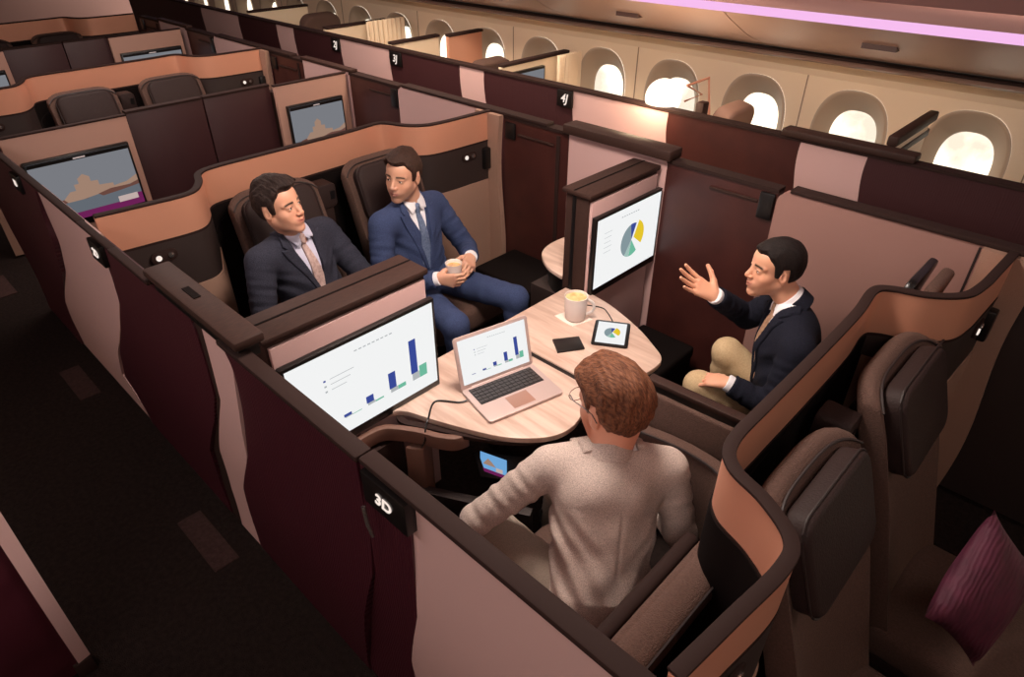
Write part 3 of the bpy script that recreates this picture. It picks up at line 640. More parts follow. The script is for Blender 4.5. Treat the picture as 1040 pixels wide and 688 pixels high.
def mid_partition():
    t = thing('armrest_partition', 'brown padded partition with dark top rail between the two front seats', 'partition', (-1.1,1.3,0))
    a, b = onZ(656,384,.80), onZ(762,432,.80); d = (b-a); d.z = 0; n = Vector((-d.y, d.x, 0)).normalized()
    def P(s, o, z): p = a+d*s+n*o; return Vector((p.x,p.y,z))
    MB().prism([P(0,0,.775),P(1,0,.775),P(1,.05,.775),P(0,.05,.775)], (0,0,.025)).build('top_rail', M_WOODCAP, t, bevel=.006)
    MB().prism([P(.02,.005,.74),P(1,.005,.74),P(1,.045,.74),P(.02,.045,.74)], (0,0,.035)).build('gap_strip', M_BLACK, t)
    MB().prism([P(0.05,-.015,.30),P(1,-.015,.30),P(1,.05,.30),P(0.05,.05,.30)], (0,0,.445)).build('padded_panel', M_SEAT, t, bevel=.015, seg=3)
    # curved lower bolster of the seat
    c = thing('armrest_bolster', 'low curved padded bolster right of the man in the light grey suit', 'bolster', (-.9,1.15,0))
    pl = spline([onZ(600,420,.62),onZ(650,436,.62),onZ(700,458,.62),onZ(732,490,.60),onZ(722,548,.56)], 8)
    pl2 = [(p.x,p.y) for p in pl]
    MB().ribbon(pl2, .18, .60, .07).build('padding', M_SEAT, c, bevel=.022, seg=3)
    MB().tube([(p[0],p[1],.602) for p in pl2], .006, 6).build('piping', M_PIPING, c)
mid_partition()
# ------------------------------------------------------------------ aisle-side seats facing -x
def aisle_seat(yc, w, ztop, lab, xb=-.47, tilt=13):
    t = thing('cabin_seat', lab, 'seat', (xb,yc,0))
    T = Matrix.Translation((xb-.10,yc,.40)) @ Matrix.Rotation(math.radians(tilt), 4, 'Y')
    h = ztop-.40
    MB(T).prism([(-.02,p[0],p[1]+h/2) for p in rrect(w,h,.09)], (.12,0,0)).build('backrest', M_SEAT, t, bevel=.045, seg=4)
    MB(T).prism([(-.028,p[0],p[1]+h/2) for p in rrect(w-.04,h-.03,.08)], (.05,0,0)).build('front_pad', M_SEAT, t, bevel=.02, seg=3)
    rr = [Vector((.085,p[0]*1.006,p[1]*1.004+h/2)) for p in rrect(w,h,.09)]
    MB(T).tube(rr+[rr[0]], .004, 6).build('stitching', M_PIPING, t)
    MB().box((xb-.68,yc-w/2,.24),(xb-.08,yc+w/2,.41)).build('seat_cushion', M_SEAT, t, bevel=.05, seg=4)
    MB().box((xb-.62,yc-w/2+.02,.0),(xb-.02,yc+w/2-.02,.24)).build('seat_base', M_TRIM, t)
    return t
d1 = aisle_seat(.50, .62, .92, 'brown seat whose rounded back rises behind the man in the light grey suit', -.50)
MB(Matrix.Translation((-.66,.50,.42)) @ Matrix.Rotation(math.radians(13), 4, 'Y')).prism([(-.02,p[0],p[1]+.2) for p in rrect(.66,.42,.06)], (.05,0,0)).build('inner_shell', M_TRIM, d1, bevel=.018, seg=3)
d2 = aisle_seat(2.12, .60, 1.16, 'brown seat of the man in the dark jacket', -.42)
k_ = thing('headrest_wing', 'upright dark and brown headrest pads seen over the copper band at right', 'headrest', (-.42,2.25,1.2))
MB(Matrix.Translation((-.47,2.24,1.13)) @ Matrix.Rotation(math.radians(10), 4, 'Y')).prism([(-.02,p[0],p[1]) for p in rrect(.34,.30,.05)], (.035,0,0)).build('front_pad', M_BLACK, k_, bevel=.012)
MB(Matrix.Translation((-.41,2.26,1.11)) @ Matrix.Rotation(math.radians(10), 4, 'Y')).prism([(-.02,p[0],p[1]) for p in rrect(.30,.30,.06)], (.05,0,0)).build('rear_pad', M_SEAT, k_, bevel=.018, seg=3)
# footwell behind the men's table on the far side and low ottoman
def ottoman(x0, x1, y0, y1, z, lab):
    t = thing('ottoman', lab, 'ottoman', ((x0+x1)/2,(y0+y1)/2,0))
    MB().box((x0,y0,0),(x1,y1,z-.08)).build('ottoman_base', M_VOID, t); MB().box((x0-.01,y0-.01,z-.08),(x1+.01,y1+.01,z)).build('ottoman_pad', M_VOID, t, bevel=.02, seg=3)
ottoman(-1.86, -1.50, 2.08, 2.50, .26, 'dark footrest below the pie chart monitor')
ottoman(-3.0, -2.50, 2.12, 2.50, .40, 'dark footrest right of the man in the blue suit')
t = thing('side_table', 'small curved pale side table on the far side of the divider', 'side table', (-2.3,2.3,0))
MB().prism([(p.x,p.y,.70) for p in spline([(-2.11,1.96,0),(-2.26,2.0,0),(-2.40,2.12,0),(-2.44,2.30,0),(-2.40,2.56,0)],6)]+[(-2.11,2.58,.70)], (0,0,.025)).build('tabletop', M_TABLE, t, bevel=.005)
MB().prism([(p.x,p.y,.56) for p in spline([(-2.11,1.99,0),(-2.24,2.03,0),(-2.36,2.14,0),(-2.40,2.30,0),(-2.37,2.56,0)],6)]+[(-2.11,2.58,.56)], (0,0,.13)).build('side_panel', M_BLACK, t)
MB().box((-2.38,2.0,0),(-2.11,2.58,.56)).build('cabinet', M_NICHE, t)

# ------------------------------------------------------------------ things on the table
def laptop():
    z = TZ+.004
    A = onZ(465,399,z); B = onZ(541,369,z); C_ = onZ(572,402,z); D = onZ(497,432,z)
    cx = (A+B+C_+D)/4; U = ((B-A)+(C_-D)).normalized(); V = Vector((-U.y,U.x,0)); V = V if V.dot(A-D) > 0 else -V
    w = .385; d = .255
    M = Matrix.Translation(Vector((cx.x,cx.y,TZ))) @ Matrix(((U.x,V.x,0,0),(U.y,V.y,0,0),(0,0,1,0),(0,0,0,1)))
    t = thing('laptop', 'open rose gold laptop showing a bar chart on the table', 'laptop', (cx.x,cx.y,TZ))
    MB(M).prism([(p[0],p[1],.002) for p in rrect(w,d,.018)], (0,0,.014)).build('base', M_ROSEGOLD, t, bevel=.002)
    kb = MB(M).box((-.165,-.01,.0162),(.165,.108,.0172)).build('keyboard', M_BLACK, t)
    b = MB(M)
    for r in range(5):
        for k in range(14):
            x0 = -.162+k*.0233; b.box((x0,.089-r*.0222,.0172),(x0+.0195,.089-r*.0222+.0175,.0192))
    b.box((-.162,-.008+.0,.0172),(.162,-.004,.0182))
    b.build('keys', mat('key_caps', srgb(58,52,52), .5), kb)
    MB(M).box((-.055,-.108,.0162),(.055,-.024,.0167)).build('trackpad', mat('trackpad_metal', srgb(184,142,126), .3, metal=.4), t)
    Ms = M @ Matrix.Translation((0,d/2-.004,.012)) @ Matrix.Rotation(math.radians(-14), 4, 'X')
    MB(Ms).prism([(p[0],-.002,p[1]+.128) for p in rrect(w,.25,.016)], (0,.008,0)).build('lid', M_ROSEGOLD, t, bevel=.002)
    o = Ms @ Vector((-.175,-.0022,.022)); u = Ms.to_3x3() @ Vector((.35,0,0)); v = Ms.to_3x3() @ Vector((0,0,.215))
    display('display', o, u, v, bars(), t, .0008)
    MB(M).tube([(-.14,d/2-.006,.014),(.14,d/2-.006,.014)], .006).build('hinge', M_ROSEGOLD, t)
    p0 = M @ Vector((-w/2-.004,.06,.012)); p0.z = TZ+.008
    c = spline([p0, p0+Vector((-.02,-.035,-.002)), onZ(441,408,TZ+.005), onZ(434,425,TZ+.005), onZ(431,436,TZ-.02), onZ(430,450,.60), onZ(420,460,.50), onZ(410,464,.46)], 8)
    tag(MB().tube(c, .004, 8).build('power_cable', M_BLACK), 'thin black cable running from the laptop over the table edge', 'cable')
laptop()
def tablet():
    P = [onZ(u,v,TZ+.01) for u, v in ((599,348),(636,354),(640,328),(604,325))]
    cx = sum(P, Vector())/4; U = ((P[1]-P[0])+(P[2]-P[3])).normalized(); V = Vector((-U.y,U.x,0))
    w = ((P[1]-P[0]).length+(P[2]-P[3]).length)/2; h = ((P[3]-P[0]).length+(P[2]-P[1]).length)/2
    M = Matrix.Translation(Vector((cx.x,cx.y,TZ))) @ Matrix(((U.x,V.x,0,0),(U.y,V.y,0,0),(0,0,1,0),(0,0,0,1)))
    t = thing('tablet', 'black framed tablet showing a pie chart, lying on the table', 'tablet', (cx.x,cx.y,TZ))
    MB(M).prism([(p[0],p[1],0) for p in rrect(w,h,.014)], (0,0,.010)).build('body', M_BLACK, t, bevel=.002)
    o = M @ Vector((-w/2+.018,-h/2+.016,.010)); pp = pie(.52,.5,.26,.9,False)
    display('display', o, M.to_3x3() @ Vector((w-.036,0,0)), M.to_3x3() @ Vector((0,h-.032,0)), pp, t, .0008)
    q = M @ Vector((-.0,h/2,.004))
    tag(MB().tube(spline([q, q+Vector((-.07,.05,0)), q+Vector((-.13,.075,0)), q+Vector((-.21,.04,0))], 6), .003, 6).build('charging_cable', M_BLACK), 'thin cable running from the tablet to the divider', 'cable')
    P = [onZ(u,v,TZ+.008) for u, v in ((565,358),(593,354),(587,342),(560,345))]
    tag(MB().prism([Vector((p.x,p.y,TZ)) for p in P], (0,0,.012)).build('phone', M_BLACK, None, bevel=.003), 'black phone lying face down on the table', 'phone')
tablet()
def mug():
    c = onZ(583,322,TZ+.01)
    P = [onZ(u,v,TZ+.001) for u, v in ((562,321),(580,332),(601,325),(584,313))]
    tag(MB().prism([Vector((p.x,p.y,TZ)) for p in P], (0,0,.002)).build('paper_napkin', M_PAPER), 'white paper napkin under the coffee mug', 'napkin')
    t = thing('coffee_mug', 'white mug of frothy coffee on a paper napkin', 'mug', (c.x,c.y,TZ+.002))
    MB().lathe([(0,0),(.044,0),(.053,.010),(.058,.075),(.061,.138),(.057,.138),(.055,.07),(.050,.014),(0,.012)], (c.x,c.y,TZ+.002), 36).build('cup', M_WHITE, t, ang=60)
    MB().lathe([(.0562,.124),(.02,.128),(0,.129)], (c.x,c.y,TZ+.002), 30).build('coffee', M_COFFEE, t)
    dr = Vector((.72,.69,0)); ctr = Vector((c.x,c.y,TZ+.072))
    MB().tube([ctr+dr*(.054+.042*math.sin(a))+Vector((0,0,.042*math.cos(a))) for a in [i*math.pi/12 for i in range(13)]], .008, 10).build('handle', M_WHITE, t)
mug()
# ------------------------------------------------------------------ people: smooth signed-distance bodies meshed with surface nets
PV = lambda *a: np.array(a, dtype=np.float64)
def unit(v): v = np.asarray(v, float); return v/np.linalg.norm(v)
class Field:
    def __init__(s, lo, hi, h):
        s.lo = np.array(lo, float); s.h = h; s.n = np.ceil((np.array(hi)-s.lo)/h).astype(int)+1
        s.ax = [s.lo[i]+h*np.arange(s.n[i]) for i in range(3)]; s.d = np.full(s.n, .2, np.float32)
    def sub(s, lo, hi):
        a = np.clip(np.floor((np.array(lo)-s.lo)/s.h).astype(int), 0, s.n); b = np.clip(np.ceil((np.array(hi)-s.lo)/s.h).astype(int)+1, 0, s.n)
        sl = tuple(slice(a[i], b[i]) for i in range(3))
        return sl, (s.ax[0][sl[0]][:,None,None], s.ax[1][sl[1]][None,:,None], s.ax[2][sl[2]][None,None,:])
    def grid(s): return (s.ax[0][:,None,None], s.ax[1][None,:,None], s.ax[2][None,None,:])
    def comb(s, sl, d, k, sub=False):
        a = s.d[sl]
        if sub:
            d = -d; h = np.clip(.5-.5*(a-d)/k, 0, 1) if k > 0 else None
            s.d[sl] = (a*(1-h)+d*h+k*h*(1-h)) if k > 0 else np.maximum(a, d)
        else:
            h = np.clip(.5+.5*(a-d)/k, 0, 1) if k > 0 else None
            s.d[sl] = (a*(1-h)+d*h-k*h*(1-h)) if k > 0 else np.minimum(a, d)
    def cone(s, a, b, ra, rb, k=.02, flat=None, clip=None, sub=False, wr=None):
        a, b = np.array(a, float), np.array(b, float); m = max(ra, rb)+max(k*2,.01)+.03
        sl, (X, Y, Z) = s.sub(np.minimum(a,b)-m, np.maximum(a,b)+m)
        if X.size == 0 or Y.size == 0 or Z.size == 0: return
        ab = b-a; L2 = float(ab@ab)+1e-12
        px, py, pz = X-a[0], Y-a[1], Z-a[2]
        t = np.clip((px*ab[0]+py*ab[1]+pz*ab[2])/L2, 0, 1); r = ra+(rb-ra)*t
        qx, qy, qz = px-ab[0]*t, py-ab[1]*t, pz-ab[2]*t
        if flat is not None:
            n, sc = flat; n = unit(n); dn = (qx*n[0]+qy*n[1]+qz*n[2]); f = (1/sc-1)
            qx, qy, qz = qx+n[0]*dn*f, qy+n[1]*dn*f, qz+n[2]*dn*f
        ln = np.sqrt(qx**2+qy**2+qz**2); d = ln-r
        if flat is not None: d = d*np.where(d > 0, 1, 1)*(.5+.5*flat[1]) if flat[1] < 1 else d
        if wr is not None:   # sleeve wrinkles: (amplitude, wavelength)
            tt = t*math.sqrt(L2); d = d+wr[0]*.55*(np.sin(2*math.pi*tt/wr[1]+2.5*qx/ra+1.6*qz/ra)*(.6+.4*np.sin(2*qy/ra+9*tt))+.6*np.sin(2*math.pi*tt/wr[1]*1.7-2.2*qy/ra+1.3*qx/ra))*np.clip(np.sin(math.pi*t)+.3, 0, 1)
        if clip is not None:
            c0, cn = clip; cn = unit(cn); d = np.maximum(d, (X-c0[0])*cn[0]+(Y-c0[1])*cn[1]+(Z-c0[2])*cn[2])
        s.comb(sl, d.astype(np.float32), k, sub)
    def ell(s, c, r, R=None, k=.01, sub=False):
        c = np.array(c, float); r = np.array(r if hasattr(r, '__len__') else (r,r,r), float); m = r.max()+k*2+.02
        sl, (X, Y, Z) = s.sub(c-m, c+m)
        if X.size == 0 or Y.size == 0 or Z.size == 0: return
        p = [X-c[0], Y-c[1], Z-c[2]]
        if R is not None: p = [p[0]*R[i][0]+p[1]*R[i][1]+p[2]*R[i][2] for i in range(3)]
        k0 = np.sqrt((p[0]/r[0])**2+(p[1]/r[1])**2+(p[2]/r[2])**2); k1 = np.sqrt((p[0]/r[0]**2)**2+(p[1]/r[1]**2)**2+(p[2]/r[2]**2)**2)+1e-9
        s.comb(sl, (k0*(k0-1)/k1).astype(np.float32), k, sub)
    def mesh(s):
        d = s.d; ins = d < 0; nx, ny, nz = d.shape
        c = [ins[i:nx-1+i, j:ny-1+j, k:nz-1+k] for i in (0,1) for j in (0,1) for k in (0,1)]
        cnt = sum(q.astype(np.int8) for q in c); act = (cnt > 0) & (cnt < 8)
        idx = -np.ones(act.shape, np.int64); A = np.argwhere(act); idx[act] = np.arange(len(A))
        acc = np.zeros((len(A),3)); w = np.zeros(len(A)); corner = [(i,j,k) for i in (0,1) for j in (0,1) for k in (0,1)]
        for a in range(8):
            for b_ in range(a+1, 8):
                ca, cb = np.array(corner[a]), np.array(corner[b_])
                if np.abs(ca-cb).sum() != 1: continue
                da = d[A[:,0]+ca[0], A[:,1]+ca[1], A[:,2]+ca[2]]; db = d[A[:,0]+cb[0], A[:,1]+cb[1], A[:,2]+cb[2]]
                m = (da < 0) != (db < 0); t = np.where(m, da/(da-db+1e-20), 0)
                acc += np.where(m[:,None], ca+(cb-ca)*t[:,None], 0); w += m
        V = (A+acc/w[:,None])*s.h+s.lo; F = []
        for ax in range(3):
            o = [0,0,0]; o[ax] = 1
            a = ins[:nx-o[0], :ny-o[1], :nz-o[2]]; b_ = ins[o[0]:, o[1]:, o[2]:]; E = np.argwhere(a != b_)
            u, v = [(1,2),(2,0),(0,1)][ax]
            E = E[(E[:,u] > 0) & (E[:,v] > 0) & (E[:,u] < d.shape[u]-1) & (E[:,v] < d.shape[v]-1)]
            def gi(du, dv):
                q = E.copy(); q[:,u] -= du; q[:,v] -= dv; return idx[q[:,0],q[:,1],q[:,2]]
            q = np.stack([gi(1,1), gi(0,1), gi(0,0), gi(1,0)], 1)
            fl = ~a[E[:,0],E[:,1],E[:,2]]; q[fl] = q[fl][:, ::-1]; F.append(q)
        return V, np.concatenate(F)
def poly_sdf(P, Q):
    """signed distance of 2D points P=(x,y arrays) to polygon Q"""
    x, y = P; d = np.full(np.broadcast(x,y).shape, 1e9); s = np.ones(d.shape); n = len(Q)
    for i in range(n):
        (ax, ay), (bx, by) = Q[i], Q[i-1]; ex, ey = bx-ax, by-ay; wx, wy = x-ax, y-ay
        t = np.clip((wx*ex+wy*ey)/(ex*ex+ey*ey+1e-12), 0, 1); d = np.minimum(d, (wx-ex*t)**2+(wy-ey*t)**2)
        c1, c2, c3 = y >= ay, y < by, ex*wy > ey*wx; al = (c1&c2&c3); an = (~c1)&(~c2)&(~c3); s = np.where(al|an, -s, s)
    return s*np.sqrt(d)
def mesh_obj(name, V, F, m, parent, attr=None, label=None, relax=1):
    L = np.array(wloc(parent)) if parent is not None else np.zeros(3)
    me = bpy.data.meshes.new(name); me.from_pydata((V-L).tolist(), [], F.tolist()); me.validate()
    me.polygons.foreach_set('use_smooth', [True]*len(me.polygons))
    for q in (m if isinstance(m,(list,tuple)) else [m]): me.materials.append(q)
    if attr is not None:
        a = me.color_attributes.new('tone', 'FLOAT_COLOR', 'POINT'); a.data.foreach_set('color', np.concatenate([attr, np.ones((len(attr),1))],1).astype(np.float32).ravel())
    o = bpy.data.objects.new(name, me); COL.objects.link(o)
    if parent is not None: o.parent = parent
    if label: o['label'] = label
    return o
def smooth_mesh(V, F, it=2, lam=.5):
    e = np.concatenate([F[:,[0,1]],F[:,[1,2]],F[:,[2,3]],F[:,[3,0]]]); e = np.concatenate([e, e[:,::-1]])
    for _ in range(it):
        acc = np.zeros_like(V); np.add.at(acc, e[:,0], V[e[:,1]]); c = np.bincount(e[:,0], minlength=len(V))[:,None]; V = V*(1-lam)+lam*acc/np.maximum(c,1)
    return V
def attr_mat(name, rough=.5, sss=.08, bscale=90, bstr=.05):
    m = bpy.data.materials.new(name); m.use_nodes = True; n = m.node_tree; b = n.nodes['Principled BSDF']
    a = n.nodes.new('ShaderNodeVertexColor'); a.layer_name = 'tone'; n.links.new(a.outputs[0], b.inputs['Base Color'])
    b.inputs['Roughness'].default_value = rough; b.inputs['Subsurface Weight'].default_value = sss; b.inputs['Subsurface Radius'].default_value = (.02,.008,.004)
    b.inputs['Subsurface Scale'].default_value = .3
    return m
M_SKIN = attr_mat('skin', .48, .06)
M_EYE = mat('eye_white', srgb(225,215,208), .2); M_IRIS = mat('iris', srgb(48,30,22), .2)
def basis(f, u):
    f = unit(f); u = np.asarray(u, float); u = unit(u-f*(u@f)); l = np.cross(u, f); return f, l, u       # forward, left, up
def build_head(c, f, u, P, tone, hairc, hairm, style, neckpt):
    """returns skin verts/faces/colours and hair verts/faces; c head centre, f face direction, u up"""
    f, l, u = basis(f, u); R = np.array([f, l, u]); W = lambda x, y, z: c+P*(f*x+l*y+u*z)
    h = .0025*P; F = Field(c-.20*P, c+.17*P, h); q = lambda r: tuple(np.array(r)*P)
    def mk(FF):
        return (lambda p, r, k=.012, sub=False: FF.ell(W(*p), q(r) if hasattr(r,'__len__') else (r*P,)*3, R, k*P, sub)), (lambda a, b_, ra, rb, k=.012, sub=False: FF.cone(W(*a), W(*b_), ra*P, rb*P, k*P, sub=sub))
    def skull(E):
        E((-.012,0,.032), (.094,.073,.088)); E((-.035,0,.018), (.07,.068,.07), .02); E((.030,0,.042), (.058,.060,.052), .02)
    E, C = mk(F); skull(E)
    E((.034,0,-.020), (.056,.056,.070), .02)
    for s_ in (1,-1):
        E((.048,s_*.040,-.026), (.024,.019,.018), .02); C((-.008,s_*.051,-.045), (.064,s_*.015,-.096), .0145, .0155, .022)
        C((.080,s_*.012,.021), (.064,s_*.048,.020), .0080, .0075, .012)
        E((-.010,s_*.074,-.006), (.018,.010,.031), None or .006); E((-.002,s_*.083,-.004), (.009,.006,.018), .004, True)
    for s_ in (1,-1): E((.028,s_*.027,-.052), (.046,.0275,.042), .022)
    E((.040,0,-.075), (.044,.040,.030), .02); E((.073,0,-.101), (.017,.021,.016), .014)
    E((.080,0,-.060), (.016,.030,.022), .012)
    for s_ in (1,-1):
        E((.100,s_*.032,.003), (.018,.020,.0115), .012, True)
        E((.0705,s_*.0315,.003), .0150, .004)
        E((.093,s_*.0315,.0015), (.016,.0128,.0046), .002, True)
    C((.082,0,.014), (.104,0,-.026), .0080, .0110, .010)
    for s_ in (1,-1): E((.096,s_*.012,-.031), (.010,.008,.007), .006)
    sm = tone.get('smile', .006)
    for s_ in (1,-1):
        C((.0955,0,-.0570), (.084,s_*.025,-.0605+sm), .0048, .0022, .004); C((.0935,0,-.0670), (.083,s_*.024,-.0620+sm), .0058, .0024, .004)
        C((.0985,0,-.0618), (.086,s_*.023,-.0615+sm), .0016, .0010, .0025, True); E((.066,s_*.034,-.052), (.010,.010,.012), .016)
    nl = ((neckpt-c)/P)@R.T
    F.cone(W(-.018,0,-.050), c+P*(R.T@nl), .054*P, .055*P, .025*P)
    V, Fc = F.mesh(); V = smooth_mesh(V, Fc, 1, .35)
    Lc = ((V-c)/P)@R.T; x, y, z = Lc.T; T = np.tile(np.array(tone['skin']), (len(V),1)); ay = np.abs(y)
    def mix(w, col):
        nonlocal T; w = np.clip(w,0,1)[:,None]; T = T*(1-w)+w*np.array(col)
    g = lambda a: np.exp(-a)
    mix(.35*g(((x-.06)/.03)**2+((ay-.04)/.02)**2+((z+.03)/.02)**2), tone['blush'])
    mix(.4*g(((x-.10)/.02)**2+(y/.016)**2+((z+.03)/.015)**2), tone['blush'])
    jaw = np.clip((-.030-z)/.03,0,1)*np.clip((x+.02)/.04,0,1)*np.clip((z+.135)/.04,0,1); side = np.clip((ay-.045)/.01,0,1)*np.clip((-.01-z)/.03,0,1)*np.clip((x+.0)/.015,0,1)*np.clip((.06-x)/.03,0,1)
    mous = g(((z+.046)/.007)**2+(y/.03)**2)*(x > .06)
    mix(tone['beard']*np.maximum(np.maximum(jaw, side), mous*.8), tone['stubble'])
    zc = -.0615+sm*(y/.025)**2
    mix(.95*g(((z-zc)/.0080)**4+(y/.024)**6)*(x > .075), tone['lip'])
    mix(.85*g(((z-zc)/.0016)**2+(y/.024)**4)*(x > .075), (.09,.025,.02))
    brow = g(((z-(.0245-.22*np.clip(ay-.034,0,.1)))/.0042)**2)*np.clip((ay-.012)/.004,0,1)*np.clip((.056-ay)/.008,0,1)*(x > .035)
    mix(1.3*brow, hairc)
    mix(1.0*g(((z-.0062+.10*np.clip(ay-.036,0,.1))/.0022)**2+((ay-.0315)/.014)**4)*(x > .055), (.03,.015,.012))
    mix(.4*g(((z+.003)/.003)**2+((ay-.0315)/.013)**4)*(x > .055), tone['stubble'])
    # hair: an offset of the skull that tapers in at the hairline
    G = Field(c-.16*P, c+.18*P, h*1.05); Eh, Ch = mk(G); skull(Eh)
    X, Y, Z = G.grid(); dx, dy, dz = X-c[0], Y-c[1], Z-c[2]
    lx = (dx*f[0]+dy*f[1]+dz*f[2])/P; ly = (dx*l[0]+dy*l[1]+dz*l[2])/P; lz = (dx*u[0]+dy*u[1]+dz*u[2])/P
    aly = np.abs(ly); tp = style; hl = tp.get('hl',0)
    zmin = np.interp(lx, [-.13,-.06,-.036,-.026,.002,.008,.024,.034,.046,.060,.075,.12], [-.072,-.078,-.050,.022,.022,-.024,-.020,.030,.046,.054+hl,.064+hl,.075+hl])
    zmin = np.where(lx > .03, zmin+.012*np.clip((aly-.020)/.02,0,1)*np.clip((.058-aly)/.012,0,1), zmin)
    cl = lambda v: np.clip(v,0,1)
    part = cl((ly*tp.get('part',1)+.045)/.03)
    th = .0065+(tp['top'])*cl((lz-.035)/.06)*part+tp.get('f',0)*cl((lx-.01)/.05)*cl((lz-.045)/.03)*(1-.35*cl(aly/.06))
    ramp = cl((lz-zmin)/(.012+.010*cl((lx-.02)/.03)))
    sw = ly*tp.get('part',1)
    n1 = np.sin(sw*300+lx*60+np.sin(lx*50+sw*30)*2.0)*.5+np.sin(sw*150-lx*90+lz*60+np.sin(lz*70)*1.2)*.6+np.sin(sw*520+lx*150+lz*90)*.3
    n2 = np.sin(lx*45+sw*55+1.0)*np.sin(lz*60+sw*40)
    G.d = (G.d-P*(-.006+(.006+th+n1*.0017*tp.get('rough',1)+n2*.0022*tp.get('rough',1))*ramp)).astype(np.float32)
    G.d = np.maximum(G.d, (-(lz+.085)*P).astype(np.float32))
    HV, HF = G.mesh(); HV = smooth_mesh(HV, HF, 1, .3)
    return (V, Fc, T, HV, HF, W, R)
def hand_mesh(w, fx, zb, P, side, flex, spread, thumb, tone, curl_thumb=.3):
    """w wrist point, fx direction of the fingers, zb back-of-hand direction, side=+1 thumb on the +Y of (zb x fx)"""
    X = unit(fx); Zv = np.asarray(zb,float); Zv = unit(Zv-X*(X@Zv)); Yv = np.cross(Zv, X)*side
    W = lambda a, b, c_: w+P*(X*a+Yv*b+Zv*c_)
    ctr = W(.09,.01,-.01); F = Field(ctr-.14*P, ctr+.14*P, .0022*P)
    F.cone(W(-.012,0,0), W(.012,0,0), .025*P, .025*P, .012*P, flat=(Zv,.72))
    ks = [(.088,.028),(.092,.009),(.087,-.010),(.079,-.028)]; ln = [(.043,.026,.021),(.047,.030,.023),(.043,.027,.022),(.033,.021,.019)]
    for i, ((kx, ky), L) in enumerate(zip(ks, ln)):
        F.cone(W(.008,ky*.45,0), W(kx,ky,0), .0165*P, .0125*P, .012*P)
        p = np.array([kx,ky,0.]); a = 0; sp = spread*(1.5-i)
        for j in range(3):
            a += flex[i][j]; d = np.array([math.cos(a)*math.cos(sp), math.cos(a)*math.sin(sp), -math.sin(a)]); p2 = p+d*L[j]
            F.cone(W(*p), W(*p2), (.0098-.0011*j-(.001 if i == 3 else 0))*P, (.0090-.0012*j-(.001 if i == 3 else 0))*P, .0035*P); p = p2
    F.cone(W(.012,.012,-.004), W(*thumb[0]), .019*P, .014*P, .012*P); F.cone(W(*thumb[0]), W(*thumb[1]), .0125*P, .0105*P, .004*P); F.cone(W(*thumb[1]), W(*thumb[2]), .0108*P, .0085*P, .003*P)
    V, Fc = F.mesh(); T = np.tile(np.array(tone['skin']), (len(V),1)); q = ((V-w)/P)@np.array([X,Yv,Zv]).T
    T = T*(1-.25*np.exp(-((q[:,0]-.09)/.012)**2)[:,None])+np.array(tone['blush'])*(.25*np.exp(-((q[:,0]-.09)/.012)**2))[:,None]
    return V, Fc, T
REST = [[.25,.35,.25],[.3,.4,.3],[.35,.45,.3],[.4,.5,.3]]
TH = [(.045,.045,-.012),(.072,.060,-.020),(.094,.064,-.026)]
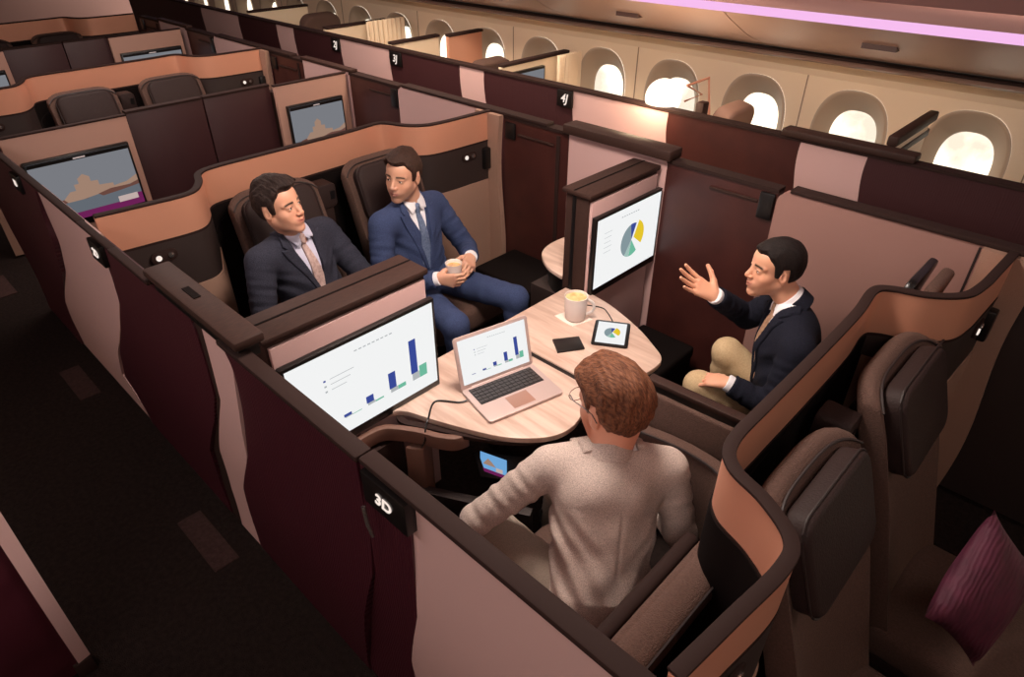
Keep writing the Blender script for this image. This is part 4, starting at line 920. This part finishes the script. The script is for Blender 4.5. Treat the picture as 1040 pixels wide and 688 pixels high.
def person(lab, J, P, tone, hair, style, suit, shirt_m, tie_m, pants_m, shoe_m, h=.008, vest=None, drop_v=-.15, no_front=False, hands=None, jwrap=True):
    t = thing('person', lab, 'person', tuple(J['hip']*np.array([1,1,0])))
    ft, lt, ut = basis(J['front'], J['neck']-J['hip']); hip, neck = J['hip'], J['neck']; LS, RS = J['shL'], J['shR']
    chest = (LS+RS)/2*.75+(hip)*.25; HP = J.get('HP', P)
    lo = np.min([J[k] for k in ('hip','neck','shL','shR','elL','elR','wrL','wrR')], 0)-.24; hi = np.max([J[k] for k in ('hip','neck','shL','shR','elL','elR','wrL','wrR')], 0)+.22
    lo[2] = max(lo[2], .36)
    S = P; m = (LS+RS)/2; vb = drop_v*S; dn = unit(neck-m+ut*.1); na = unit(J['head']-neck)
    def torso(F, off):
        F.cone(hip+ut*.02, (hip*.45+chest*.55), (J.get('w0',.170)*P)+off, (.160*P)+off, .03, flat=(ft,.70))
        F.cone((hip*.45+chest*.55), chest, (.160*P)+off, (.176*P)+off, .03, flat=(ft,.70))
        F.cone(LS*.88+RS*.12, RS*.88+LS*.12, (.070*P)+off, (.070*P)+off, .06)
        for S_ in (LS, RS): F.cone(neck-ut*.018, S_*.92+neck*.08, (.046*P)+off*.6, (.060*P)+off*.6, .04)
    def local(F):
        X, Y, Z = F.grid()
        a_l = (X-m[0])*lt[0]+(Y-m[1])*lt[1]+(Z-m[2])*lt[2]; a_u = (X-m[0])*ut[0]+(Y-m[1])*ut[1]+(Z-m[2])*ut[2]; a_f = (X-m[0])*ft[0]+(Y-m[1])*ft[1]+(Z-m[2])*ft[2]
        fold = .0035*np.sin(a_u*38+np.sin(a_l*17)*2.2+a_f*9)*np.clip((.02-a_u)/.15,0,1)+.0025*np.sin(a_l*42+a_u*26)
        side = np.clip(np.abs(a_l)/(.12*S),0,1)
        fold = fold+.0045*side*np.sin(np.abs(a_l)*62-a_u*70+.6*np.sin(a_u*30))*np.clip((-.04-a_u)/.10,0,1)
        bk = np.exp(-(a_l/.006)**2)*(a_f < 0)*.005*np.clip((.02-a_u)/.05,0,1)
        return X, Y, Z, a_l, a_u, a_f, fold+bk
    Vp = [(-.062*S,.30*S),(-.070*S,.09*S),(-.060*S,.02*S),(-.004,vb),(.004,vb),(.060*S,.02*S),(.070*S,.09*S),(.062*S,.30*S)]
    Fj = Field(lo, hi, h); torso(Fj, 0); X, Y, Z, a_l, a_u, a_f, fold = local(Fj)
    Fj.d = (Fj.d+fold).astype(np.float32)
    pv = poly_sdf((a_l, a_u), Vp); Fj.d = np.maximum(Fj.d, -np.maximum(pv, -(a_f+.01)).astype(np.float32))
    Fj.cone(neck+na*.030, neck+na*.15, .060*P, .080*P, .008, sub=True)
    for s_ in ('L','R'):
        sh, el, wr = J['sh'+s_], J['el'+s_], J['wr'+s_]; dw = unit(wr-el); sr = J.get('sleeve',1.0)
        Fj.cone(sh, el, .070*P*sr, .056*P*sr, .016, wr=(.0045,.075)); Fj.cone(el, wr+dw*.03, .056*P*sr, .045*P*sr, .018, clip=(wr, dw), wr=(.004,.06))
    if 'extra' in J: J['extra'](Fj)
    V, Fc = Fj.mesh(); V = smooth_mesh(V, Fc, 1, .4); jo = mesh_obj('jacket', V, Fc, suit, t)
    # finer grid at the chest and collar
    cc = m+ut*(-.06*S); hf = .0042; Fd = Field(cc-.235*S, cc+.235*S, hf); torso(Fd, 0); X, Y, Z, a_l, a_u, a_f, fold = local(Fd); T0 = Fd.d.copy(); big = np.full(T0.shape, .2, np.float32)
    gx, gy, gz = X-neck[0], Y-neck[1], Z-neck[2]; az = gx*na[0]+gy*na[1]+gz*na[2]; qx, qy, qz = gx-na[0]*az, gy-na[1]*az, gz-na[2]*az
    fwd = qx*ft[0]+qy*ft[1]+qz*ft[2]; rad = np.sqrt(qx**2+qy**2+qz**2)
    def ring(r, th, z0, z1, gap, tiltb=.30):
        az2 = az+fwd*tiltb; d = np.maximum(np.abs(rad-r-(.02*P-az2)*.28)-th, np.maximum(z0-az2, az2-z1))
        if gap is not None: d = np.maximum(d, fwd-gap)
        return d
    D = big.copy()
    for s_ in (1,-1):
        lap = [(s_*.050*S,.150*S),(s_*.069*S,.09*S),(s_*.059*S,.02*S),(s_*.001,vb),(s_*.022*S,vb+.02),(s_*.060*S,vb*.45),(s_*.112*S,.018*S),(s_*.118*S,.044*S),(s_*.092*S,.040*S),(s_*.106*S,.062*S),(s_*.092*S,.10*S),(s_*.080*S,.140*S)]
        d = np.maximum(np.maximum(poly_sdf((a_l, a_u), lap), T0+fold-.0105), -(T0+fold+.006)); D = np.minimum(D, np.maximum(d, -a_f))
    D = np.minimum(D, ring(.064*P, .0045, -.035*P, .022*P, .020*P))
    Fd.d = D.astype(np.float32); V, Fc = Fd.mesh(); V = smooth_mesh(V, Fc, 1, .4); mesh_obj('lapels', V, Fc, suit, t)
    D = np.maximum(T0+.012, pvd) if False else np.maximum(T0+.012, poly_sdf((a_l, a_u), Vp)-.03*S); D = np.maximum(D, -(a_f+.03))
    cone_gap = np.where(fwd > 0, .004+np.clip(.01*P-az,0,1)*.6, 0)
    lat = np.abs(qx*lt[0]+qy*lt[1]+qz*lt[2]); rg = np.maximum(ring(.0585*P, .0042, -.03*P, .042*P, None), np.where(fwd > 0, cone_gap-lat, -1.0)); D = np.minimum(D, rg)
    for s_ in (1,-1):
        cp = [(s_*.005,.062*S),(s_*.054*S,.125*S),(s_*.066*S,.085*S),(s_*.038*S,.026*S)]
        d = np.maximum(np.maximum(poly_sdf((a_l,a_u), cp), T0-.006), -(T0+.012)); D = np.minimum(D, np.maximum(d, -a_f))
    Fd.d = D.astype(np.float32); V, Fc = Fd.mesh(); V = smooth_mesh(V, Fc, 1, .4); so = mesh_obj('shirt', V, Fc, shirt_m, t)
    for s_ in ('L','R'):
        el, wr = J['el'+s_], J['wr'+s_]; dw = unit(wr-el)
        MB().tube([wr-dw*.03, wr-dw*.01, wr+dw*.010*P, wr+dw*.022*P], [.036*P,.0365*P,.0365*P,.036*P], 20).build('cuff', shirt_m, so, bevel=.002)
    tie = [(-.015*S,.060*S),(.015*S,.060*S),(.011*S,.030*S),(.015*S,.0),(.038*S,-.25*S),(.0,-.30*S),(-.038*S,-.25*S),(-.015*S,.0),(-.011*S,.030*S)]
    D = np.maximum(np.maximum(poly_sdf((a_l,a_u), tie), T0-.002), -(T0+.016)); Fd.d = np.maximum(D, -a_f).astype(np.float32)
    # knot sits on the shirt surface
    sel = (np.abs(a_l) < .004) & (np.abs(a_u-.050*S) < .004) & (a_f > 0) & (np.abs(T0+.006) < .004)
    kf = float(a_f[sel].mean()) if sel.any() else .08*S
    Fd.cone(m+ut*.062*S+ft*(kf+.001), m+ut*.036*S+ft*(kf+.006), .019*S, .011*S, .006)
    V, Fc = Fd.mesh(); mesh_obj('tie', V, Fc, tie_m, t)
    if vest is not None:
        ve = [(-.085*S,.09*S),(-.060*S,.04*S),(0,-.13*S),(.060*S,.04*S),(.085*S,.09*S),(.12*S,-.35*S),(-.12*S,-.35*S)]
        D = np.maximum(np.maximum(poly_sdf((a_l,a_u), ve), T0+.0005), -(T0+.02)); Fd.d = np.maximum(D, -a_f).astype(np.float32)
        V, Fc = Fd.mesh(); mesh_obj('waistcoat', V, Fc, vest, t)
    # trousers and shoes
    ks = np.array([J['hip'],J['knL'],J['knR'],J['anL'],J['anR']]); Fp = Field(ks.min(0)-.16, ks.max(0)+.16, max(h,.008))
    Fp.cone(hip-lt*.06-ut*.03, hip+lt*.06-ut*.03, .120*P, .120*P, .03)
    for s_, sg in (('L',1),('R',-1)):
        hp = hip+lt*.085*sg*P-ut*.03; kn, an = J['kn'+s_], J['an'+s_]; Fp.cone(hp, kn, .090*P*J.get('leg',1), .068*P*J.get('leg',1), .03, wr=(.004,.12)); Fp.cone(kn, an, .066*P*J.get('leg',1), .054*P, .025, clip=(an, unit(an-kn)), wr=(.004,.11))
    V, Fc = Fp.mesh(); V = smooth_mesh(V, Fc, 1, .4); mesh_obj('trousers', V, Fc, pants_m, t)
    for s_ in ('L','R'):
        an = J['an'+s_]; fd = unit(PV(J['front'][0], J['front'][1], 0)); Fo = Field(an-PV(.3,.3,.16), an+PV(.3,.3,.12), .008)
        z0 = .04 if an[2] < .25 else an[2]-.09
        a0 = PV(an[0],an[1],z0+.012); Fo.cone(a0-fd*.05, a0+fd*.15*P, .040*P, .036*P, .02, flat=((0,0,1),.8)); Fo.cone(a0+fd*.0, an+PV(0,0,.0), .045*P, .042*P, .03)
        Fo.d = np.maximum(Fo.d, (z0-.038-Fo.ax[2][None,None,:]).astype(np.float32)); V, Fc = Fo.mesh(); mesh_obj('shoe', V, Fc, shoe_m, t)
    # head, hands, body in one skin mesh
    V, Fc, T, HV, HF, W, R = build_head(J['head'], J['face'], J.get('headup', PV(0,0,1)), HP, tone, hair[0], hair[1], style, neck+na*.005)
    Vs, Fs_, Ts, n = [V], [Fc], [T], len(V)
    Fb = Field(lo-PV(.1,.1,.3)*0, hi, .012)
    Fb.cone(hip, chest, .12*P, .13*P, .03, flat=(ft,.65)); Fb.cone(LS*.9+RS*.1, RS*.9+LS*.1, .042*P, .042*P, .05); Fb.cone(chest, neck-na*.01, .06*P, .045*P, .04); Fb.cone(neck-na*.04, J['head']-na*.10*P, .046*P, .046*P, .03)
    for s_ in ('L','R'):
        sh, el, wr = J['sh'+s_], J['el'+s_], J['wr'+s_]; Fb.cone(sh, el, .046*P, .036*P, .03); Fb.cone(el, wr, .034*P, .020*P, .02)
    V2, F2 = Fb.mesh(); Vs.append(V2); Fs_.append(F2+n); Ts.append(np.tile(np.array(tone['skin']), (len(V2),1))); n += len(V2)
    FL = Field(ks.min(0)-.14, ks.max(0)+.14, .014)
    for s_, sg in (('L',1),('R',-1)):
        hp = hip+lt*.08*sg*P-ut*.03; FL.cone(hp, J['kn'+s_], .07*P, .048*P, .03); FL.cone(J['kn'+s_], J['an'+s_], .045*P, .032*P, .02)
    FL.cone(hip-lt*.05, hip+lt*.05, .09*P, .09*P, .03); V2, F2 = FL.mesh(); Vs.append(V2); Fs_.append(F2+n); Ts.append(np.tile(np.array(tone['skin']), (len(V2),1))); n += len(V2)
    for s_, sg in (('L',-1),('R',1)):
        hd = (hands or {}).get(s_, {}); wr, el = J['wr'+s_], J['el'+s_]
        V2, F2, T2 = hand_mesh(wr+unit(wr-el)*.012, hd.get('dir', unit(wr-el)), hd.get('back', PV(0,0,1)), P*hd.get('scale',1), hd.get('side', sg), hd.get('flex', REST), hd.get('spread', .06), hd.get('thumb', TH), tone)
        Vs.append(V2); Fs_.append(F2+n); Ts.append(T2); n += len(V2)
    mesh_obj('body', np.concatenate(Vs), np.concatenate(Fs_), M_SKIN, t, np.concatenate(Ts))
    mesh_obj('hair', HV, HF, hair[1], t)
    for s_ in (1,-1):
        ctr = Vector(W(.0705,s_*.0315,.0025)); ro = .0128*HP
        e = MB(Matrix.Translation(ctr)).lathe([(0,-ro)]+[(ro*math.sin(a), -ro*math.cos(a)) for a in [i*math.pi/10 for i in range(1,10)]]+[(0,ro)], n=16).build('eye', M_EYE, t)
        gz = unit(R[0]+np.array(J.get('gaze', (0,0,0)))); gq = Vector(gz).to_track_quat('Z','Y').to_matrix().to_4x4()
        MB(Matrix.Translation(ctr) @ gq).lathe([(0,ro*1.05),(.0035*HP,ro*1.025),(.0062*HP,ro*.93)], n=14).build('iris', M_IRIS, e)
    return t
def wool(name, c, c2, sc=260, st=.4, cs=160): return mat(name, c, .9, bump='noise', bscale=sc, bstr=st, col2=c2, cscale=cs, spec=.15, sheen=.0)
M_NAVY = wool('dark_navy_wool', srgb(58,58,70), srgb(46,46,57)); M_BLUE = wool('blue_wool', srgb(64,75,108), srgb(53,63,94)); M_DARKJ = wool('black_navy_wool', srgb(31,32,44), srgb(23,24,34))
M_GREYT = wool('light_grey_tweed', srgb(226,206,196), srgb(166,148,138), 500, .6, 380); M_KHAKI = wool('khaki_cotton', srgb(198,172,136), srgb(184,158,122)); M_GREYP = wool('grey_trousers', srgb(170,154,140), srgb(140,126,116), 400, .5, 420)
M_SHIRTB = mat('pale_blue_shirt', srgb(206,204,224), .8); M_SHIRTW = mat('white_shirt', srgb(232,228,232), .8)
M_TIE1 = mat('beige_pattern_tie', srgb(206,178,170), .6, col2=srgb(176,146,140), cscale=60); M_TIE2 = mat('steel_blue_tie', srgb(110,124,150), .5, col2=srgb(84,98,128), cscale=90); M_TIE3 = mat('tan_tie', srgb(176,140,112), .6, col2=srgb(150,116,92), cscale=60)
M_SHOE = mat('black_shoe_leather', srgb(22,18,18), .3)
def hairmat(name, c, c2): return mat(name, c, .6, spec=.22, bump='noise', bscale=26, bstr=.5, col2=c2, cscale=14, stretch=(3,14,5))
H_DARK = hairmat('dark_brown_hair', srgb(34,24,22), srgb(58,44,40)); H_BROWN = hairmat('brown_hair', srgb(44,28,22), srgb(66,44,36)); H_BLACK = hairmat('black_hair', srgb(20,14,13), srgb(36,26,24)); H_GINGER = hairmat('auburn_hair', srgb(80,47,32), srgb(128,82,58))
lin = lambda r,g,b: np.array(srgb(r,g,b)[:3])
TONE1 = dict(skin=lin(222,164,136), blush=lin(206,128,104), stubble=lin(150,108,92), lip=lin(184,112,98), beard=.14, smile=.007)
TONE2 = dict(skin=lin(208,156,130), blush=lin(190,122,100), stubble=lin(108,80,70), lip=lin(172,108,96), beard=.42, smile=.001)
TONE3 = dict(skin=lin(218,160,130), blush=lin(204,128,102), stubble=lin(134,94,78), lip=lin(184,114,98), beard=.24, smile=.006)
TONE4 = dict(skin=lin(222,158,130), blush=lin(208,126,100), stubble=lin(176,96,62), lip=lin(188,106,92), beard=.9)
Pp = 1.12
# man in the dark grey suit (left)
person('man in a dark grey suit and pale beige tie, sitting behind the left monitor',
  dict(hip=PV(-3.02,.93,.54), neck=PV(-3.015,.855,1.085), head=PV(-2.985,.79,1.25), face=PV(.88,.42,.12), headup=PV(-.14,-.12,1), gaze=(0,.3,0), front=PV(.95,.12,.16), HP=1.17,
       shL=PV(-3.10,1.075,.985), shR=PV(-3.01,.64,.985), elL=PV(-2.92,1.22,.66), elR=PV(-2.93,.55,.66), wrL=PV(-2.64,1.10,.60), wrR=PV(-2.66,.66,.60),
       knL=PV(-2.42,1.10,.54), knR=PV(-2.42,.80,.54), anL=PV(-2.36,1.12,.12), anR=PV(-2.36,.78,.12)),
  Pp, TONE1, (lin(34,24,20), H_DARK), dict(top=.014, f=.016, rough=1.0, hl=.006, part=1), M_NAVY, M_SHIRTB, M_TIE1, M_NAVY, M_SHOE, h=.0065, drop_v=-.28)
# man in the blue suit
person('man in a blue three-piece suit and steel blue tie holding a white paper cup',
  dict(hip=PV(-2.98,1.62,.53), neck=PV(-2.985,1.60,1.045), head=PV(-2.96,1.545,1.215), face=PV(.36,-.90,-.03), headup=PV(.05,.06,1), gaze=(-.2,-.2,.0), front=PV(.97,-.06,.12), HP=1.17,
       shL=PV(-3.05,1.83,.935), shR=PV(-2.98,1.375,.955), elL=PV(-2.93,1.98,.62), elR=PV(-2.90,1.28,.60), wrL=PV(-2.70,1.80,.70), wrR=PV(-2.615,1.450,.715),
       knL=PV(-2.32,1.80,.56), knR=PV(-2.36,1.36,.56), anL=PV(-2.30,1.78,.12), anR=PV(-2.32,1.36,.12)),
  Pp, TONE2, (lin(40,26,22), H_BROWN), dict(top=.010, f=.010, hl=.004, rough=.7, part=-1), M_BLUE, M_SHIRTW, M_TIE2, M_BLUE, M_SHOE, h=.0065, vest=M_BLUE, drop_v=-.30,
  hands=dict(R=dict(dir=PV(.85,.52,-.02), back=PV(.52,-.85,-.05), flex=[[.45,.75,.5],[.5,.75,.5],[.5,.8,.5],[.55,.8,.5]], thumb=[(.028,.032,-.028),(.050,.040,-.058),(.072,.040,-.080)]),
             L=dict(dir=PV(.60,-.72,.0), back=PV(.5,.3,.8), flex=[[.5,.6,.4],[.6,.7,.4],[.7,.8,.4],[.8,.8,.4]])))
# man in the dark jacket, gesturing
person('man in a dark jacket and khaki trousers seated at right with one hand raised',
  dict(hip=PV(-.80,2.06,.50), neck=PV(-.885,2.13,.985), head=PV(-.985,2.09,1.14), face=PV(-.68,-.72,.02), headup=PV(-.02,.02,1), gaze=(-.2,0,0), front=PV(-.86,-.42,.16), HP=1.14,
       shL=PV(-.74,1.93,.885), shR=PV(-.98,2.28,.885), elL=PV(-.76,1.86,.59), elR=PV(-1.14,2.30,.72), wrL=PV(-.945,1.80,.66), wrR=PV(-1.20,2.02,.935),
       knL=PV(-1.10,1.80,.575), knR=PV(-1.10,2.05,.645), anL=PV(-1.14,1.86,.12), anR=PV(-1.12,2.12,.14), leg=.92),
  Pp, TONE3, (lin(20,14,12), H_BLACK), dict(top=.006, f=.004, rough=.6), M_DARKJ, M_SHIRTW, M_TIE3, M_KHAKI, M_SHOE, h=.0065, drop_v=-.30,
  hands=dict(R=dict(dir=PV(-.66,-.50,.46), back=PV(-.50,.45,-.62), flex=[[.05,.15,.1],[.08,.2,.1],[.12,.2,.1],[.15,.2,.15]], spread=.13, thumb=[(.035,.050,-.006),(.060,.078,-.004),(.082,.096,0)], scale=1.05),
             L=dict(dir=PV(-.95,-.10,-.22), back=PV(-.1,-.15,1), flex=[[.15,.35,.2],[.2,.4,.2],[.25,.4,.25],[.3,.45,.25]], spread=.08)))
# man in the light grey suit, seen from behind
FD, UD, HD, HPD = PV(-.97,.20,-.22), PV(-.16,.08,1), PV(-.955,.850,1.105), 1.36
dman = person('man in a light grey tweed suit with auburn hair and glasses, back to the camera',
  dict(hip=PV(-.78,.60,.50), neck=PV(-.915,.790,.965), head=HD, face=FD, headup=UD, gaze=(0,0,0), front=PV(-.78,.60,.16), HP=HPD, w0=.165, sleeve=.93,
       shL=PV(-1.055,.640,.895), shR=PV(-.755,.925,.890), elL=PV(-1.215,.435,.665), elR=PV(-.66,.915,.64), wrL=PV(-1.32,.62,.50), wrR=PV(-.86,1.05,.56),
       knL=PV(-1.22,.52,.56), knR=PV(-1.20,.90,.54), anL=PV(-1.22,.50,.14), anR=PV(-1.26,.95,.14)),
  1.10, TONE4, (lin(140,86,54), H_GINGER), dict(top=.014, f=.006, rough=1.3, part=1), M_GREYT, M_SHIRTW, M_TIE2, M_GREYP, M_SHOE, h=.0052, drop_v=-.24)
def glasses():
    f, l, u = basis(FD, UD); c = HD; W = lambda x,y,z: Vector(c+HPD*(f*x+l*y+u*z)); b = MB()
    for s_ in (1,-1):
        b.tube([W(.103+.003*math.cos(a),s_*.034+.024*math.cos(a),.004+.018*math.sin(a)) for a in [i*math.pi/10 for i in range(21)]], .0017, 6)
        b.tube([W(.100,s_*.058,.010), W(.07,s_*.072,.010), W(.02,s_*.079,.012), W(-.015,s_*.083,.010), W(-.03,s_*.081,-.01)], .0022, 6)
    b.tube([W(.107,.010,.008), W(.110,0,.011), W(.107,-.010,.008)], .0017, 6)
    b.build('glasses', M_CHROME, dman, label='thin metal framed glasses')
glasses()
def paper_cup():
    c = onY(457,270,1.545) ; c = Vector((-2.575,1.555,.735))
    t = thing('paper_cup', 'white paper cup of coffee held by the man in the blue suit', 'cup', tuple(c-Vector((0,0,.05))))
    MB().lathe([(0,-.055),(.034,-.055),(.047,.055),(.049,.055),(.049,.060),(.045,.058),(.033,-.048),(0,-.048)], c, 32).build('cup_body', M_WHITE, t, ang=50)
    MB().lathe([(.043,.040),(0,.041)], c, 28).build('coffee', M_COFFEE, t)
paper_cup()
